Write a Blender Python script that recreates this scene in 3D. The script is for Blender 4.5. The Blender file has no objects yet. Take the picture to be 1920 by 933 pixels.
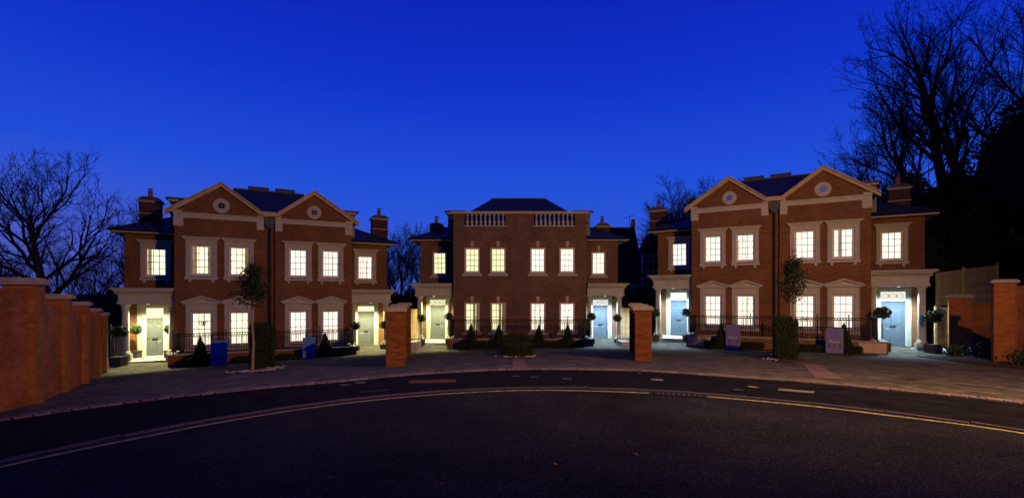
import bpy, math, random
from mathutils import Vector, Matrix
random.seed(7)
R = math.radians
scn = bpy.context.scene
# ------------------------------------------------------------------ camera
CAMZ = 1.70
cam_d = bpy.data.cameras.new("camera"); cam = bpy.data.objects.new("camera", cam_d)
scn.collection.objects.link(cam); scn.camera = cam
cam.location = (0, 0, CAMZ); cam.rotation_euler = (R(90), 0, 0)
cam_d.sensor_width = 36; cam_d.lens = 36 * 900 / 1920
cam_d.shift_y = (556 - 466.5) / 1920
cam_d.clip_start = .1; cam_d.clip_end = 2000
# ------------------------------------------------------------------ dusk sky
world = bpy.data.worlds.new("World"); scn.world = world; world.use_nodes = True
wn = world.node_tree; wn.nodes.clear()
def N(nt, t, **k):
    n = nt.nodes.new(t)
    for a, b in k.items(): setattr(n, a, b)
    return n
wo = N(wn, 'ShaderNodeOutputWorld'); bg = N(wn, 'ShaderNodeBackground')
tc = N(wn, 'ShaderNodeTexCoord'); sx = N(wn, 'ShaderNodeSeparateXYZ')
wn.links.new(tc.outputs['Generated'], sx.inputs[0])
ramp = N(wn, 'ShaderNodeValToRGB'); el = ramp.color_ramp.elements
stops = [(0, (.060, .105, .56)), (.17, (.020, .088, .68)), (.233, (.0144, .0762, .679)), (.385, (.006, .0356, .591)),
         (.525, (.0037, .0194, .479)), (.75, (.0018, .008, .14)), (1, (.001, .004, .05))]
el[0].position, el[0].color = 0, (*stops[0][1], 1); el[1].position, el[1].color = 1, (*stops[-1][1], 1)
for p, c in stops[1:-1]:
    e = el.new(p); e.color = (*c, 1)
wn.links.new(sx.outputs['Z'], ramp.inputs[0])
# a little afterglow low in the west, to the left
mx = N(wn, 'ShaderNodeMapRange'); mx.inputs[1].default_value = -.35; mx.inputs[2].default_value = -.85
mz = N(wn, 'ShaderNodeMapRange'); mz.inputs[1].default_value = .24; mz.inputs[2].default_value = .06
wn.links.new(sx.outputs['X'], mx.inputs[0]); wn.links.new(sx.outputs['Z'], mz.inputs[0])
mm = N(wn, 'ShaderNodeMath', operation='MULTIPLY'); wn.links.new(mx.outputs[0], mm.inputs[0]); wn.links.new(mz.outputs[0], mm.inputs[1])
mix = N(wn, 'ShaderNodeMix', data_type='RGBA'); mix.inputs['B'].default_value = (.085, .105, .52, 1)
wn.links.new(mm.outputs[0], mix.inputs['Factor']); wn.links.new(ramp.outputs[0], mix.inputs['A'])
# the eastern sky behind the viewer is already darker
my = N(wn, 'ShaderNodeMapRange'); my.inputs[1].default_value = -.7; my.inputs[2].default_value = .5
my.inputs[3].default_value = .32; my.inputs[4].default_value = 1
wn.links.new(sx.outputs['Y'], my.inputs[0]); wn.links.new(my.outputs[0], bg.inputs['Strength'])
wn.links.new(mix.outputs['Result'], bg.inputs['Color']); wn.links.new(bg.outputs[0], wo.inputs[0])
scn.view_settings.view_transform = 'Standard'; scn.view_settings.look = 'None'
scn.view_settings.exposure = 0; scn.view_settings.gamma = 1
scn.cycles.use_denoising = True
scn.cycles.max_bounces = 6; scn.cycles.diffuse_bounces = 3; scn.cycles.transparent_max_bounces = 24
scn.cycles.caustics_reflective = False; scn.cycles.caustics_refractive = False
scn.cycles.sample_clamp_indirect = 2
# strength of the sodium street lamp and the porch lamps
STREET = 11500.0
PORCH = 1150.0
# ------------------------------------------------------------------ helpers
COL = scn.collection
class MB:
    def __init__(s): s.v = []; s.f = []; s.smooth = False
    def add(s, vs, fs):
        o = len(s.v); s.v += [tuple(v) for v in vs]; s.f += [tuple(i + o for i in f) for f in fs]; return s
    def box(s, x0, x1, y0, y1, z0, z1):
        return s.add([(x0,y0,z0),(x1,y0,z0),(x1,y1,z0),(x0,y1,z0),(x0,y0,z1),(x1,y0,z1),(x1,y1,z1),(x0,y1,z1)],
                     [(0,3,2,1),(4,5,6,7),(0,1,5,4),(1,2,6,5),(2,3,7,6),(3,0,4,7)])
    def obox(s, c, hx, hy, hz, a=0):      # box turned about z
        ca, sa = math.cos(a), math.sin(a)
        vs = []
        for k in (-1, 1):
            for (i, j) in ((-1,-1),(1,-1),(1,1),(-1,1)):
                vs.append((c[0]+i*hx*ca-j*hy*sa, c[1]+i*hx*sa+j*hy*ca, c[2]+k*hz))
        return s.add(vs, [(0,3,2,1),(4,5,6,7),(0,1,5,4),(1,2,6,5),(2,3,7,6),(3,0,4,7)])
    def prism_xz(s, poly, y0, y1):        # poly (x,z) counter-clockwise seen from -y
        n = len(poly)
        s.add([(x, y0, z) for x, z in poly] + [(x, y1, z) for x, z in poly],
              [tuple(range(n)), tuple(range(2*n-1, n-1, -1))] + [((i+1) % n, i, n+i, n+(i+1) % n) for i in range(n)])
        return s
    def lathe(s, prof, cx=0, cy=0, n=12, z0=0):
        o = []
        for r, z in prof:
            for i in range(n):
                a = 2*math.pi*i/n; o.append((cx+r*math.cos(a), cy+r*math.sin(a), z0+z))
        m = len(prof)
        fs = [(k*n+i, k*n+(i+1) % n, (k+1)*n+(i+1) % n, (k+1)*n+i) for k in range(m-1) for i in range(n)]
        fs.append(tuple(range(n-1, -1, -1))); fs.append(tuple((m-1)*n+i for i in range(n)))
        return s.add(o, fs)
    def tube(s, pts, rad, n=5, cap=True):
        pts = [Vector(p) for p in pts]
        if not hasattr(rad, '__len__'): rad = [rad]*len(pts)
        ref = Vector((0, 0, 1)); o = []
        for i, p in enumerate(pts):
            d = (pts[min(i+1, len(pts)-1)] - pts[max(i-1, 0)])
            d = d.normalized() if d.length > 1e-9 else Vector((0, 0, 1))
            r0 = ref if abs(d.dot(ref)) < .95 else Vector((1, 0, 0))
            u = d.cross(r0).normalized(); w = d.cross(u)
            for k in range(n):
                a = 2*math.pi*k/n; o.append(p + (u*math.cos(a) + w*math.sin(a))*rad[i])
        m = len(pts)
        fs = [(k*n+i, (k+1)*n+i, (k+1)*n+(i+1) % n, k*n+(i+1) % n) for k in range(m-1) for i in range(n)]
        if cap: fs.append(tuple(range(n))); fs.append(tuple((m-1)*n+i for i in range(n-1, -1, -1)))
        return s.add(o, fs)
    def leaf(s, p, size, up=.0, asp=.55):
        n = Vector((random.gauss(0,1), random.gauss(0,1), random.gauss(0,1)+up)).normalized()
        u = n.orthogonal().normalized(); u.rotate(Matrix.Rotation(random.uniform(0, 6.28), 3, n)); w = n.cross(u)
        p = Vector(p); a = size*asp
        return s.add([p-u*size, p-w*a+u*.1*size, p+u*size, p+w*a+u*.1*size], [(0,1,2,3)])
    def mesh(s, name, mat):
        me = bpy.data.meshes.new(name); me.from_pydata(s.v, [], s.f)
        me.materials.append(mat)
        uv = me.uv_layers.new(name='m')
        co = s.v; k = 0; data = [0.0]*(2*len(me.loops))
        for poly in me.polygons:
            nx, ny, nz = (abs(c) for c in poly.normal)
            for li, vi in zip(poly.loop_indices, poly.vertices):
                v = co[vi]
                if nz > .75: a, b = v[0], v[1]
                elif nx > ny: a, b = v[1], v[2]
                else: a, b = v[0], v[2]
                data[2*li] = a; data[2*li+1] = b
        uv.data.foreach_set('uv', data)
        if s.smooth: me.polygons.foreach_set('use_smooth', [True]*len(me.polygons))
        me.update(); return me
    def obj(s, name, mat, parent=None, loc=None, rz=None):
        return link(name, s.mesh(name, mat), parent, loc, rz)
def link(name, me, parent=None, loc=None, rz=None):
    o = bpy.data.objects.new(name, me); COL.objects.link(o)
    if parent: o.parent = parent
    if loc: o.location = loc
    if rz is not None: o.rotation_euler = (0, 0, rz)
    return o
def tag(o, label=None, cat=None, group=None, kind=None):
    if label: o['label'] = label
    if cat: o['category'] = cat
    if group: o['group'] = group
    if kind: o['kind'] = kind
    return o
def empty(name, loc, rz=0, **k):
    o = bpy.data.objects.new(name, None); COL.objects.link(o); o.location = loc; o.rotation_euler = (0, 0, rz)
    return tag(o, **k)
# ------------------------------------------------------------------ materials
def mat(name, col, rough=.7, var=.0, scale=4.0, bump=0.0, bscale=None, spec=.3, metal=0, col2=None, island=0.0, detail=4, trans=0):
    m = bpy.data.materials.new(name); m.use_nodes = True; nt = m.node_tree
    b = nt.nodes['Principled BSDF']; b.inputs['Roughness'].default_value = rough
    b.inputs['Specular IOR Level'].default_value = spec; b.inputs['Metallic'].default_value = metal
    b.inputs['Base Color'].default_value = (*col, 1)
    t = N(nt, 'ShaderNodeTexCoord')
    out = None
    if var or col2:
        no = N(nt, 'ShaderNodeTexNoise'); no.inputs['Scale'].default_value = scale; no.inputs['Detail'].default_value = detail
        nt.links.new(t.outputs['Object'], no.inputs['Vector'])
        mr = N(nt, 'ShaderNodeMapRange'); mr.inputs[1].default_value = .35; mr.inputs[2].default_value = .65
        nt.links.new(no.outputs['Fac'], mr.inputs[0])
        mi = N(nt, 'ShaderNodeMix', data_type='RGBA')
        c2 = col2 if col2 else tuple(c*(1-var) for c in col); c1 = col if col2 else tuple(min(1, c*(1+var)) for c in col)
        mi.inputs['A'].default_value = (*c1, 1); mi.inputs['B'].default_value = (*c2, 1)
        nt.links.new(mr.outputs[0], mi.inputs['Factor']); out = mi.outputs['Result']
        nt.links.new(out, b.inputs['Base Color'])
    if island:
        g = N(nt, 'ShaderNodeNewGeometry'); oi = N(nt, 'ShaderNodeObjectInfo')
        ad = N(nt, 'ShaderNodeMath', operation='ADD'); nt.links.new(g.outputs['Random Per Island'], ad.inputs[0]); nt.links.new(oi.outputs['Random'], ad.inputs[1])
        fr = N(nt, 'ShaderNodeMath', operation='FRACT'); nt.links.new(ad.outputs[0], fr.inputs[0])
        mr = N(nt, 'ShaderNodeMapRange'); mr.inputs[3].default_value = 1-island; mr.inputs[4].default_value = 1+island
        nt.links.new(fr.outputs[0], mr.inputs[0])
        mu = N(nt, 'ShaderNodeVectorMath', operation='SCALE'); nt.links.new(mr.outputs[0], mu.inputs['Scale'])
        if out: nt.links.new(out, mu.inputs[0])
        else: mu.inputs[0].default_value = col
        nt.links.new(mu.outputs[0], b.inputs['Base Color'])
    if bump:
        n2 = N(nt, 'ShaderNodeTexNoise'); n2.inputs['Scale'].default_value = bscale or scale*5; n2.inputs['Detail'].default_value = 5
        nt.links.new(t.outputs['Object'], n2.inputs['Vector'])
        bp = N(nt, 'ShaderNodeBump'); bp.inputs['Strength'].default_value = bump; bp.inputs['Distance'].default_value = .02
        nt.links.new(n2.outputs['Fac'], bp.inputs['Height']); nt.links.new(bp.outputs[0], b.inputs['Normal'])
    return m
def brickmat(name, c1, c2, mortar, bw, rh, ms, uv='m', rough=.85, squash=1, bump=.5, dist=.008, big=.25, coord='UV', rot=0, offset=.5, spec=.2, bigscale=.6):
    m = bpy.data.materials.new(name); m.use_nodes = True; nt = m.node_tree
    b = nt.nodes['Principled BSDF']; b.inputs['Roughness'].default_value = rough; b.inputs['Specular IOR Level'].default_value = spec
    t = N(nt, 'ShaderNodeTexCoord'); br = N(nt, 'ShaderNodeTexBrick'); br.offset = offset
    br.inputs['Scale'].default_value = 1; br.inputs['Brick Width'].default_value = bw; br.inputs['Row Height'].default_value = rh
    br.inputs['Mortar Size'].default_value = ms; br.inputs['Mortar Smooth'].default_value = .1; br.inputs['Bias'].default_value = 0
    br.inputs['Color1'].default_value = (*c1, 1); br.inputs['Color2'].default_value = (*c2, 1); br.inputs['Mortar'].default_value = (*mortar, 1)
    mp = N(nt, 'ShaderNodeMapping'); mp.inputs['Rotation'].default_value = (0, 0, rot)
    nt.links.new(t.outputs[coord], mp.inputs[0]); nt.links.new(mp.outputs[0], br.inputs['Vector'])
    no = N(nt, 'ShaderNodeTexNoise'); no.inputs['Scale'].default_value = bigscale; no.inputs['Detail'].default_value = 6; no.inputs['Roughness'].default_value = .65
    nt.links.new(t.outputs['Object'], no.inputs['Vector'])
    mr = N(nt, 'ShaderNodeMapRange'); mr.inputs[1].default_value = .3; mr.inputs[2].default_value = .7; mr.inputs[3].default_value = 1-big; mr.inputs[4].default_value = 1+big
    nt.links.new(no.outputs['Fac'], mr.inputs[0])
    sc = N(nt, 'ShaderNodeVectorMath', operation='SCALE'); nt.links.new(br.outputs['Color'], sc.inputs[0]); nt.links.new(mr.outputs[0], sc.inputs['Scale'])
    nt.links.new(sc.outputs[0], b.inputs['Base Color'])
    bp = N(nt, 'ShaderNodeBump'); bp.inputs['Strength'].default_value = bump; bp.inputs['Distance'].default_value = dist; bp.invert = True
    nt.links.new(br.outputs['Fac'], bp.inputs['Height']); nt.links.new(bp.outputs[0], b.inputs['Normal'])
    return m
def emis(name, col, s, var=0.0, scale=2.0):
    m = bpy.data.materials.new(name); m.use_nodes = True; nt = m.node_tree; nt.nodes.clear()
    o = N(nt, 'ShaderNodeOutputMaterial'); e = N(nt, 'ShaderNodeEmission'); e.inputs[0].default_value = (*col, 1); e.inputs[1].default_value = s
    if var:
        t = N(nt, 'ShaderNodeTexCoord'); no = N(nt, 'ShaderNodeTexNoise'); no.inputs['Scale'].default_value = scale; no.inputs['Detail'].default_value = 2
        nt.links.new(t.outputs['Object'], no.inputs['Vector'])
        mr = N(nt, 'ShaderNodeMapRange'); mr.inputs[1].default_value = .35; mr.inputs[2].default_value = .65; mr.inputs[3].default_value = s*(1-var); mr.inputs[4].default_value = s*(1+var)
        nt.links.new(no.outputs['Fac'], mr.inputs[0]); nt.links.new(mr.outputs[0], e.inputs[1])
    nt.links.new(e.outputs[0], o.inputs[0]); return m
def glassmat(name, tint=(1, 1, 1), ior=1.45, rough=.02):
    m = bpy.data.materials.new(name); m.use_nodes = True; nt = m.node_tree; nt.nodes.clear()
    o = N(nt, 'ShaderNodeOutputMaterial'); tr = N(nt, 'ShaderNodeBsdfTransparent'); tr.inputs[0].default_value = (*tint, 1)
    gl = N(nt, 'ShaderNodeBsdfGlossy'); gl.inputs['Roughness'].default_value = rough
    fr = N(nt, 'ShaderNodeFresnel'); fr.inputs[0].default_value = ior
    mi = N(nt, 'ShaderNodeMixShader'); nt.links.new(fr.outputs[0], mi.inputs[0]); nt.links.new(tr.outputs[0], mi.inputs[1]); nt.links.new(gl.outputs[0], mi.inputs[2])
    nt.links.new(mi.outputs[0], o.inputs[0]); return m
M_brick = brickmat('red_brickwork', (.26,.100,.034), (.155,.056,.022), (.22,.155,.09), .225, .075, .010, big=.22)
M_brick2 = brickmat('brown_brickwork', (.22,.10,.058), (.115,.052,.034), (.22,.17,.13), .225, .075, .012, big=.28)
M_slate = brickmat('roof_slates', (.030,.040,.062), (.042,.052,.078), (.012,.014,.02), .25, .20, .008, big=.25, rough=.42, bump=.8, dist=.01, spec=.55)
M_stone = mat('painted_stone', (.52,.52,.44), .75, var=.08, scale=3, bump=.15, bscale=40)
M_render = mat('buff_render', (.60,.46,.34), .85, var=.08, scale=3, bump=.2, bscale=40)
M_white = mat('white_paint', (.80,.79,.77), .45, var=.03, scale=6)
M_lead = mat('grey_lead', (.10,.105,.12), .6, var=.15, scale=5)
M_iron = mat('black_iron', (.012,.012,.014), .4)
M_doorpaint = mat('grey_green_paint', (.13,.155,.175), .35, var=.03, scale=5)
M_doorpaint_b = mat('grey_blue_paint', (.105,.15,.20), .35, var=.03, scale=5)
M_brass = mat('dark_metal', (.05,.045,.04), .35, metal=.6)
M_bark = mat('grey_bark', (.055,.045,.038), .9, var=.3, scale=6, bump=.5)
M_twig = mat('dark_twigs', (.030,.024,.022), .9)
M_barkpale = mat('pale_bark', (.30,.22,.17), .85, var=.25, scale=14, bump=.4)
M_leaf = mat('evergreen_leaves', (.050,.085,.032), .6, island=.5, spec=.25)
M_leafdark = mat('dark_conifer_leaves', (.022,.030,.020), .9, island=.6, spec=.05)
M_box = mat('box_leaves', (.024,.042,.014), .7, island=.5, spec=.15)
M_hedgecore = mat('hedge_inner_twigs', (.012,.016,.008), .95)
M_terra = mat('clay_pot', (.35,.13,.08), .8, var=.1)
M_planter = mat('lead_planter', (.055,.055,.062), .6, var=.2, scale=8, bump=.2)
M_soil = mat('dark_soil', (.055,.035,.025), .95, var=.4, scale=9, bump=.8, bscale=30)
M_pebble = mat('white_pebbles', (.36,.35,.36), .6, island=.25)
M_timber = mat('pale_fence_timber', (.40,.27,.13), .8, var=.22, scale=3, island=.18, bump=.3)
M_timberg = mat('weathered_fence_timber', (.46,.42,.15), .85, var=.22, scale=3, island=.15, bump=.3)
M_sign = mat('purple_sign_panel', (.16,.16,.44), .5, var=.03)
M_signblue = mat('blue_sign_panel', (.08,.26,.85), .5, var=.03)
M_signband = mat('maroon_sign_band', (.075,.02,.045), .5)
M_signwhite = mat('white_lettering', (.75,.70,.75), .5)
M_signgrey = mat('faint_lettering', (.22,.16,.38), .5)
M_lead_w = mat('lead_cover_flashing', (.22,.22,.24), .55, var=.15)
M_leafdead = mat('dry_leaf', (.30,.12,.05), .8, island=.3)
M_pane = glassmat('window_glass')
M_paneround = glassmat('dark_round_glass', (.15,.15,.18), 1.5)
M_dark = mat('dark_room', (.01,.01,.012), .9)
M_curtain = mat('cream_curtain', (.75,.66,.45), .8, var=.1)
M_mortar = mat('wall_mortar', (.22,.12,.075), .95, var=.2, scale=10)
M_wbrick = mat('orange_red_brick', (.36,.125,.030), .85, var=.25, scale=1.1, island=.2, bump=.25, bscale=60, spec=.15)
M_coping = mat('pale_coping_stone', (.34,.31,.31), .8, var=.15, scale=6, bump=.25)
M_slab = mat('porch_paving_stone', (.60,.58,.55), .8, var=.12, scale=5, bump=.25, bscale=30)
E_warm = emis('lit_room_cream', (1, .94, .60), 1.55, .10, 1.6)  # room walls glow themselves, in place of lamps inside
E_mid = emis('lit_room_yellow', (1, .95, .52), 1.2, .08, 1.6)
E_pink = emis('lit_room_white', (1, .91, .73), 1.5, .10, 1.6)
E_side = {'lit_room_cream': emis('lit_side_wall_cream', (1, .88, .50), 1.0), 'lit_room_yellow': emis('lit_side_wall_yellow', (1, .90, .42), .85), 'lit_room_white': emis('lit_side_wall_white', (1, .86, .66), 1.1)}  # side walls glow dimmer than the back: shading put into the emission
M_picture = mat('framed_picture', (.62,.52,.38), .6, col2=(.40,.36,.28), scale=6)
M_furn = mat('pale_joinery', (.85,.76,.60), .6)
E_fanw = emis('lit_fanlight_warm', (1, .97, .66), 1.1)
E_fanc = emis('lit_fanlight_white', (1, .98, .9), 1.05)
# ground materials
def asphalt():
    m = mat('worn_asphalt', (.030,.030,.033), .9, bump=.8, bscale=60, spec=.12)
    nt = m.node_tree; b = nt.nodes['Principled BSDF']; t = N(nt, 'ShaderNodeTexCoord')
    n1 = N(nt, 'ShaderNodeTexNoise'); n1.inputs['Scale'].default_value = .45; n1.inputs['Detail'].default_value = 7; n1.inputs['Roughness'].default_value = .7
    n2 = N(nt, 'ShaderNodeTexVoronoi'); n2.inputs['Scale'].default_value = 62
    for n in (n1, n2): nt.links.new(t.outputs['Object'], n.inputs['Vector'])
    mr = N(nt, 'ShaderNodeMapRange'); mr.inputs[1].default_value = .3; mr.inputs[2].default_value = .7; mr.inputs[3].default_value = .35; mr.inputs[4].default_value = 2.6
    nt.links.new(n1.outputs['Fac'], mr.inputs[0])
    cr = N(nt, 'ShaderNodeMapRange'); cr.inputs[1].default_value = .0; cr.inputs[2].default_value = 1; cr.inputs[3].default_value = .75; cr.inputs[4].default_value = 3.6
    sr = N(nt, 'ShaderNodeSeparateColor'); nt.links.new(n2.outputs['Color'], sr.inputs[0]); pw = N(nt, 'ShaderNodeMath', operation='POWER'); pw.inputs[1].default_value = 7
    nt.links.new(sr.outputs[0], pw.inputs[0]); nt.links.new(pw.outputs[0], cr.inputs[0])
    mu = N(nt, 'ShaderNodeMath', operation='MULTIPLY'); nt.links.new(mr.outputs[0], mu.inputs[0]); nt.links.new(cr.outputs[0], mu.inputs[1])
    sc = N(nt, 'ShaderNodeVectorMath', operation='SCALE'); sc.inputs[0].default_value = (.011,.012,.015); nt.links.new(mu.outputs[0], sc.inputs['Scale'])
    nt.links.new(sc.outputs[0], b.inputs['Base Color']); return m
M_asphalt = asphalt()
M_footway = mat('dark_footway_asphalt', (.008,.009,.012), .92, var=.45, scale=2.5, bump=.4, bscale=90, spec=.08)
M_paving = brickmat('block_paving', (.165,.16,.125), (.06,.06,.046), (.03,.028,.023), .21, .105, .008, coord='Object', rot=R(8), bump=1, dist=.02, big=.75, bigscale=1.6, rough=.8)
M_sett = mat('pink_granite_sett', (.20,.16,.17), .8, var=.15, scale=5, island=.35, bump=.3)
M_kerb = mat('grey_kerb_stone', (.085,.075,.095), .8, var=.15, scale=5, island=.15, bump=.3)
M_channel = mat('gutter_channel', (.020,.017,.019), .85, var=.3, scale=8, bump=.3)
M_yellow = mat('yellow_line_paint', (.34,.34,.12), .7, var=.4, scale=10)
M_ground = mat('dark_grass_soil', (.030,.034,.018), .95, var=.4, scale=1.2, bump=.6)
M_plate = mat('iron_cover', (.09,.085,.08), .5, var=.2, scale=15, bump=.4)
M_rust = mat('rusty_brick_patch', (.12,.055,.03), .9, var=.4, scale=14, bump=.5)
M_pale = mat('pale_cover', (.20,.20,.18), .7, var=.2, scale=12)
# ------------------------------------------------------------------ ground
C0 = (.93, 2.2)
def interp(tab, th):
    if th >= tab[0][0]: return tab[0][1]
    if th <= tab[-1][0]: return tab[-1][1]
    for (a, x), (b, y) in zip(tab, tab[1:]):
        if b <= th <= a:
            t = (a-th)/(a-b); t = t*t*(3-2*t); return x+(y-x)*t
T_y = [(156.8,6.55),(144.8,6.48),(124.7,6.51),(98.2,6.53),(79.7,6.43),(62.8,6.40),(48.8,6.44),(34.7,6.60)]
T_k = [(156.3,6.72),(144.2,6.68),(124.1,6.73),(97.9,6.74),(79.6,6.63),(62.8,6.57),(49.0,6.62),(34.9,6.73)]
T_p = [(150.8,9.29),(145.6,9.22),(139.2,9.12),(131.8,8.92),(121.0,8.76),(108.3,9.05),(95.7,9.30),(78.6,9.28),(63.1,9.0),(50.3,9.07),(37.2,9.25)]
def rad(tab, thd, w):
    th = thd % 360
    if 20 <= th <= 165: return interp(tab, th)
    c = abs(math.cos(R(th))); r = w/max(c, .04)
    if math.sin(R(th)) > 0: r = interp(tab, th)
    return min(r, 60) if math.sin(R(th)) < 0 else r
def smooth(t): t = max(0, min(1, t)); return t*t*(3-2*t)
def g(x, y):
    r = math.hypot(x-C0[0], y-C0[1])
    if y < C0[1]: r = min(r, 9.4) if abs(x-C0[0]) < 12 else r
    if r < 6.7: return 0
    if r < 9.42: return .012-.062*(r-6.7)/2.72
    t = (r-9.42)/17.3
    t = min(1, t); t = t + .10*math.sin(math.pi*t)*(1-t)
    z = -.05-(1.365-.020*max(-17, min(17, x)))*min(1, t)
    # wooded bank behind the right-hand house
    z += 1.5*smooth((x-23)/6)*smooth((y-25)/4)
    if r > 60: z += (r-60)*.01
    return z
def sheet(name, rings, thetas, m, dz=0, flat=None):
    mb = MB(); n = len(thetas)
    for rf in rings:
        for th in thetas:
            r = rf(th) if callable(rf) else rf
            x, y = C0[0]+r*math.cos(R(th)), C0[1]+r*math.sin(R(th)); mb.v.append((x, y, (flat if flat is not None else g(x, y))+dz))
    for k in range(len(rings)-1):
        for i in range(n-1): mb.f.append((k*n+i, (k+1)*n+i, (k+1)*n+i+1, k*n+i+1))
    mb.smooth = True
    return tag(mb.obj(name, m), kind='structure')
full = [i*3 for i in range(121)]
front = [i*1.5 for i in range(-6, 128)]
kr = lambda th: rad(T_k, th, 6.5)
sheet('ground', [0, 5, 9.5, 12, 14, 16, 18, 20, 22, 24, 26, 27, 29, 32, 36, 42, 50, 60, 90, 150, 260, 420, 700], full, M_ground, dz=-.07)
sheet('road', [0, lambda t: kr(t)*.5, kr], full, M_asphalt, flat=0)
sheet('gutter_channel', [lambda t: rad(T_y, t, 6.3)+.06, lambda t: kr(t)+.01], front, M_channel, flat=.004)
sheet('footway', [lambda t: kr(t)+.02, lambda t: rad(T_p, t, 9.1)], full, M_footway, dz=.002)
pv = lambda t: rad(T_p, t, 9.1)
sheet('forecourt', [lambda t: pv(t)-.01] + [(lambda t, k=k: max(pv(t)+.2, k)) for k in (9.8, 11, 12, 13, 14, 15, 16, 17, 18, 19, 20, 21, 22, 23, 24, 25, 26, 27, 28, 30, 32, 35)], [i*1.5 for i in range(0, 121)], M_paving, dz=.0)
# yellow line, broken at the gully
yl = MB()
def strip(mb, tab, off, w, a0, a1, z, step=1.0):
    n = max(2, int(abs(a1-a0)/step)); o = len(mb.v)
    for i in range(n+1):
        th = a0+(a1-a0)*i/n; r = interp(tab, th)+off
        for q in (-w/2, w/2): mb.v.append((C0[0]+(r+q)*math.cos(R(th)), C0[1]+(r+q)*math.sin(R(th)), z))
    for i in range(n): mb.f.append((o+2*i, o+2*i+1, o+2*i+3, o+2*i+2))
gul = math.degrees(math.atan2(8.30-C0[1], 2.86-C0[0]))
strip(yl, T_y, 0, .075, 180, gul+4.2, .008); strip(yl, T_y, 0, .075, gul-4.2, 0, .008)
tag(yl.obj('yellow_line', M_yellow), kind='structure')
# kerb stones and the row of granite setts, one by one
kb = bpy.data.objects.new('kerb_strip', None); COL.objects.link(kb); kb['kind'] = 'structure'
k_me = MB().box(-.45, .445, 0, .085, -.1, .0).mesh('kerb_stone', M_kerb)
th = 178.0
while th > 4:
    r = interp(T_k, th); st = math.degrees(.9/r)
    link('kerb_stone', k_me, kb, (C0[0]+r*math.cos(R(th-st/2)), C0[1]+r*math.sin(R(th-st/2)), .020+random.uniform(-.002, .002)), R(th-st/2-90)); th -= st
se = bpy.data.objects.new('sett_edging', None); COL.objects.link(se); se['kind'] = 'structure'
s_me = [MB().box(-.095+random.uniform(-.008,.008), .095+random.uniform(-.008,.008), -.052, .052, -.08, 0).mesh('sett', M_sett) for _ in range(4)]
for row in (0, 1):
    th = 152.0 if row == 0 else 151.3
    while th > 34:
        r = interp(T_p, th)+.055+row*.118; st = math.degrees(.212/r)
        x, y = C0[0]+r*math.cos(R(th)), C0[1]+r*math.sin(R(th))
        link('sett', random.choice(s_me), se, (x, y, g(x, y)+.022+random.uniform(-.006, .006)), R(th-90+random.uniform(-2, 2))); th -= st
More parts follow.
